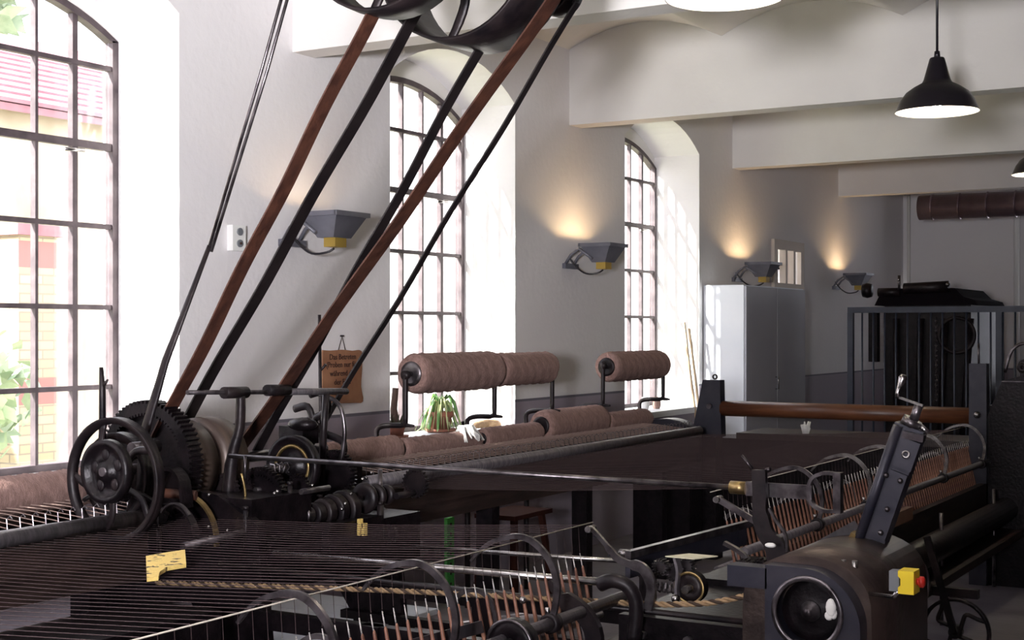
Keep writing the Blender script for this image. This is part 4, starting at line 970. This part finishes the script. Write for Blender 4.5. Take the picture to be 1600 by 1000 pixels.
# emergency stop on a stalk
es = thing('emergency_stop', 'yellow emergency stop box with red mushroom button beside the housing', 'switch', (-1.05, 4.0, .75))
es.location = (-.95, 3.5, .80)
M().box(-.974, -.949, 3.482, 3.518, .850, .900).build('back_box', GREYP, es)
M().prism([(-.949, .847), (-.910, .847), (-.910, .904), (-.949, .904), (-.949, .890), (-.943, .884), (-.943, .868), (-.949, .862)], 'y', 3.472, 3.528).build('yellow_box', YEL, es)
M().cyl((-.910, 3.5, .876), (-.900, 3.5, .876), .009, 12).build('button_stem', RED, es)
M().lathe([(.014, 0), (.014, .009), (.009, .013), (.0005, .014)], (-.903, 3.5, .876), 'x', 20).build('button', RED, es)
M().tube([(-.955, 3.5, .85), (-.97, 3.51, .83), (-1.06, 3.58, .82)], .006, 8).build('stalk', BRIGHT, es)
# under the right half: boards, rods, carriage wheel
cpart(M().box(-1.79, -1.76, 5.35, 6.7, .60, .66), 'brown_board', WOODP if False else mat('brown_board', (.16, .085, .05), .6, 0, (.22, .12, .07), 8), 'brown board under the faller shaft')
for y in (4.9, 5.9, 7.0, 8.2): cpart(M().cyl((-1.70, y, .05), (-1.70, y, .60), .010, 8), 'drop_rod', STEEL)
def carriage_wheel(x, y, r):
    w_ = cpart(M().lathe([(r-.016, -.012), (r, -.018), (r, .010), (r-.016, .012)], (x, y, r), 'y', 40, close=True), 'carriage_wheel', IRON)
    for k in range(4):
        a = k*pi/2+.3
        P_ = [(x+q*cos(a+s_), y, r+q*sin(a+s_)) for q, s_ in ((.02, 0), (r*.35, .7), (r*.6, .75), (r*.75, .3), (r-.01, .1))]
        cpart(M().tube(smooth(P_, 4), .010, 8), 'spoke', IRON, parent=w_)
    cpart(M().lathe([(.006, -.03), (.028, -.03), (.028, .03), (.006, .03)], (x, y, r), 'y', 16, close=True), 'hub', IRON, parent=w_)
    cpart(M().bar((x, y-.035, r), (x-.12, y-.035, r+.42), .02, .03), 'wheel_fork', IRON, parent=w_)
carriage_wheel(-1.49, 6.40, .152)
cpart(M().bar((-1.80, 6.44, .32), (-1.40, 6.44, .32), .04, .04), 'axle_beam', IRON)
for y in (8.6, 2.0): 
    cpart(M().lathe([(.10, -.012), (.12, -.012), (.12, .012), (.10, .012)], (-1.75, y, .12), 'y', 32, close=True), 'carriage_wheel', IRON)
    cpart(M().box(-1.77, -1.73, y-.02, y+.02, .1, .34), 'wheel_fork', IRON)
cpart(M().box(-1.42, -1.0, 3.6, 4.1, .0, .06), 'square_foot', IRON2); cpart(M().box(-1.36, -1.08, 3.62, 4.08, .06, .50), 'square_base', IRON2)
cpart(M().strip(smooth([(-1.83, .95), (-1.80, .90), (-1.77, .82), (-1.76, .74)]), .014, .02, off=8.95), 'end_bracket', STEEL)
cpart(M().tube(smooth([(-1.86, 8.98, .92), (-1.76, 8.98, .93), (-1.70, 9.0, .84), (-1.74, 9.0, .74)]), .006, 8), 'end_bow', STEEL)

# labels of foam / scraps under the threads
m = M().prism([(-2.714, 2.688), (-2.711, 2.764), (-2.702, 2.82), (-2.537, 2.652), (-2.543, 2.592), (-2.512, 2.535), (-2.463, 2.48), (-2.474, 2.453)], 'z', .894, .904)
tag(m.build('foam_scrap', FOAM), 'yellow spotted scrap of foam lying on the left threads', 'foam')
m = M().box(-3.115, -3.103, 4.14, 4.16, .745, .805).box(-3.103, -3.09, 4.14, 4.16, .775, .79).box(-3.095, -3.083, 4.14, 4.16, .745, .79)
tag(m.build('yellow_tag', YEL if False else FOAM), 'small yellow tag hanging at the foot of the headstock', 'tag')
tag(M().bar((-3.16, 2.75, .55), (-3.08, 2.78, .565), .03, .02).build('green_clip', GREENM), 'small bright green clip low behind the left threads', 'clip')
# dark plinth behind the left threads (drawing-out scroll box)
tag(M().box(-3.44, -3.10, 1.2, 3.40, .02, .60).build('scroll_box', IRON2), 'black iron box filling the space below the left roller beam', 'machine')
pf = thing('bright_patch_platform', 'added low white platform behind the headstock, standing in for a bright patch', 'platform', (-4.1, 5.2, 0))  # platform added to stand in for a patch of bright light
for k in range(7): M().box(-4.42, -3.66, 4.24+.18*k, 4.415+.18*k, .165, .19).build('board', WHITEP, pf)
for y in (4.4, 5.3): M().box(-4.38, -3.7, y, y+.06, 0, .165).build('bearer', WOODD, pf)
# green perforated post, stool
t = thing('green_post', 'green perforated metal post standing below the second window', 'post', (-4.25, 6.5, 0))
M().box(-4.27, -4.25, 6.47, 6.54, 0, .46).build('post', GREENM, t)
for k in range(8): M().cyl((-4.25, 6.505, .04+.055*k), (-4.248, 6.505, .04+.055*k), .007, 8).build('hole', INK, t)
t = thing('stool', 'red-brown wooden stool with splayed legs against the wall', 'stool', (-4.0, 6.75, 0))
M().box(-4.13, -3.87, 6.56, 6.98, .46, .485).build('seat', STOOLR, t)
for sx_, sy_ in itertools.product((-1, 1), (-1, 1)): M().bar((-4.0+.09*sx_, 6.77+.15*sy_, .46), (-4.0+.13*sx_, 6.77+.21*sy_, 0), .03, .03).build('leg', STOOLR, t)

# ================================================================== BEHIND: WOODEN ROLLER, CARD ENGINES, RAILING
t = thing('wooden_roller', 'long reddish brown wooden roller lying across behind the threads', 'roller', (-2.7, 8.6, .93))
M().cyl((-3.50, 8.6, .985), (-1.84, 8.6, .985), .050, 28).build('roller', WOODR, t)
M().cyl((-3.6, 8.6, .985), (-1.78, 8.6, .985), .014, 12).build('axle', STEEL, t)
t = thing('roller_stand', 'dark upright stand with a loop on top at the left end of the wooden roller', 'stand', (-3.58, 8.6, 0))
M().prism([(-3.70, .80), (-3.49, .80), (-3.50, 1.17), (-3.62, 1.17)], 'y', 8.56, 8.64).build('upright', PAINTED, t)
M().lathe([(.010, -.006), (.018, -.006), (.018, .006), (.010, .006)], (-3.55, 8.6, 1.19), 'y', 16, close=True).build('loop', IRON, t)
M().box(-3.66, -3.52, 8.54, 8.66, 0, .80).build('leg', IRON2, t)
M().cyl((-3.57, 8.54, 1.0), (-3.57, 8.56, 1.0), .018, 12).build('bolt', STEEL, t)
m = M(); pr = [(-4.02, .80)]+[(-3.80+.20*cos(math.radians(180-180*k/14)), .80+.12*sin(math.radians(180-180*k/14))) for k in range(15)]+[(-3.6, .80)]
m.prism(pr[1:-1], 'y', 8.30, 8.5, True); m.build('gear_cover', PAINTED, t)
M().box(-4.0, -3.6, 8.3, 8.5, .0, .80).build('leg', IRON2, t)
t = thing('back_table', 'low dark board behind the far threads', 'table', (-2.7, 8.95, 0))
M().box(-3.45, -1.95, 8.72, 9.25, .78, .82).build('top', WOODD, t); M().box(-3.78, -1.95, 8.74, 8.77, .06, .78).build('front_panel', IRON2, t)
for x in (-3.3, -2.1): M().box(x-.04, x+.04, 8.8, 9.2, 0, .78).build('leg', IRON2, t)
tm = M()
for k in range(12):
    a = k*2.4; tm.tube([(-3.02+.008*cos(a), 8.85, .825), (-3.02+.03*cos(a), 8.85+.03*sin(a), .86+.02*(k % 3))], [.014, .005], 6)
tag(tm.build('cotton_tuft', TISSUE), 'grey-white cotton tuft on the dark board behind the far threads', 'cotton')

# right-hand carding machine (dark)
t = thing('carding_machine', 'large black carding machine at the right edge beside the wooden roller', 'machine', (-1.0, 9.0, 0))
pl = [(-1.88, 0), (.9, 0), (.9, 1.22), (.6, 1.32), (-.2, 1.34), (-.9, 1.30), (-1.5, 1.26), (-1.72, 1.20), (-1.80, 1.0), (-1.90, .8)]
M().prism(pl, 'y', 8.52, 8.58).build('side_frame', IRON2, t); M().prism(pl, 'y', 10.2, 10.26).build('side_frame', IRON2, t)
M().box(-1.82, .8, 8.58, 10.2, .25, 1.05).build('body', IRON2, t)
M().box(-1.90, -1.80, 8.48, 8.56, 0, 1.30).build('upright', PAINTED, t)
M().ball((-1.85, 8.47, 1.0), .022).build('axle_end', BRIGHT, t)
for k in range(9):
    x = -1.60+.27*k; z = 1.28+.06*sin(k*1.7); r = .05+.02*(k % 3)
    c_ = M().cyl((x, 8.60, z), (x, 10.2, z), r, 18).build('card_roller', IRON, t)
    M().lathe([(.004, -.03), (r*.55, -.03), (r*.62, 0), (.004, 0)], (x, 8.50, z), 'y', 16, close=True).build('roller_bearing', IRON, t)
    M().ball((x+.03, 8.46, z+.05), .012).build('grease_nipple', BRIGHT, t)
M().tube(smooth([(-1.70, 8.50, 1.25), (-1.66, 8.50, 1.38), (-1.58, 8.5, 1.42), (-1.50, 8.5, 1.36)]), .010, 8).build('bow_rod', STEEL, t)
M().tube([(-1.84, 8.46, 1.30), (-1.84, 8.46, 1.42)], .007, 8).build('pin', STEEL, t)
M().box(-1.72, -1.58, 8.50, 8.515, 1.195, 1.20).build('name_strip', STEEL, t)
M().tube([(-1.55, 8.45, .25), (-1.56, 8.45, .50)], [.018, .012], 10).build('drop_handle', STEEL, t)
wheel_o = wheel('hand_wheel', -1.25, 8.44, .62, .22, .04, 5, IRON, .03, parent=t)

# railing
t = thing('railing', 'dark blue-grey metal railing in front of the far machine', 'railing', (-1.8, 10.8, 0))
RY = 10.8
M().box(-3.34, .6, RY-.025, RY+.025, 1.63, 1.675).build('top_rail', RAILB, t)
for x in (-3.32, -2.2, -1.05, .1): M().box(x-.022, x+.022, RY-.022, RY+.022, 0, 1.63).build('post', RAILB, t)
for k in range(44):
    x = -3.23+.088*k
    M().cyl((x, RY, .12), (x, RY, 1.63), .0075, 8).build('baluster', RAILB, t)
M().box(-3.34, .6, RY-.018, RY+.018, .10, .14).build('bottom_rail', RAILB, t)

# tall far machine behind the railing
t = thing('carding_machine', 'tall black machine with rollers on top behind the railing', 'machine', (-3.2, 13, 0))
M().box(-3.62, -2.85, 12.8, 14.0, .0, 1.72).build('body', IRON2, t)
M().prism([(-3.70, 1.72), (-2.78, 1.72), (-2.80, 1.76), (-2.90, 1.79), (-2.98, 1.87), (-3.3, 1.89), (-3.55, 1.86), (-3.66, 1.80)], 'y', 12.75, 13.9).build('hood', mat('matte_black_hood', (.008, .006, .008), .95, 0, spec=.05), t)
M().cyl((-3.42, 12.72, 1.87), (-3.02, 12.72, 1.885), .05, 18).build('top_roller', IRON, t)
M().cyl((-3.66, 12.74, 1.84), (-3.46, 12.74, 1.84), .04, 14).build('top_roller', IRON, t)
M().lathe([(.0005, -.04), (.06, -.04), (.07, 0), (.06, .04), (.0005, .04)], (-3.78, 12.8, 1.86), 'x', 18).build('end_pulley', IRON, t)
M().ball((-3.02, 12.66, 1.90), .02).build('lubricator', BRIGHT, t); M().ball((-3.46, 12.68, 1.95), .012).build('lubricator', BRIGHT, t)
M().cyl((-3.46, 12.70, 1.86), (-3.46, 12.70, 1.99), .012, 8).build('pin', STEEL, t)
for k in range(4): M().box(-3.80+.0*k, -3.72, 12.9, 13.0, 1.2, 1.66).build('side_plate', IRON2, t) if k == 0 else None
ch = M()
for k in range(34): ch.lathe([(.006, -.004), (.012, -.004), (.012, .004), (.006, .004)], (-3.14, 12.74, 1.60-.022*k), 'y' if k % 2 else 'x', 8, close=True)
o = ch.build('drive_chain', STEEL, t); o['kind'] = 'stuff'
for k in range(4): M().cyl((-3.5+.19*k, 12.76, .3), (-3.5+.22*k, 12.76, 1.6), .03, 10).build('upright', IRON, t)
M().lathe([(.14, -.02), (.17, -.02), (.17, .02), (.14, .02)], (-2.95, 12.70, 1.45), 'y', 32, close=True).build('pulley', IRON, t)
for k in range(7): M().ball((-2.88+.008*k, 12.77, 1.70-.05*k), .010).build('rivet', STEEL, t)
tag(M().box(-2.62, -2.28, 14.1, 14.5, 0, 1.66).build('switch_cabinet', IRON2), 'grey-black cabinet behind the tall far machine', 'cabinet')
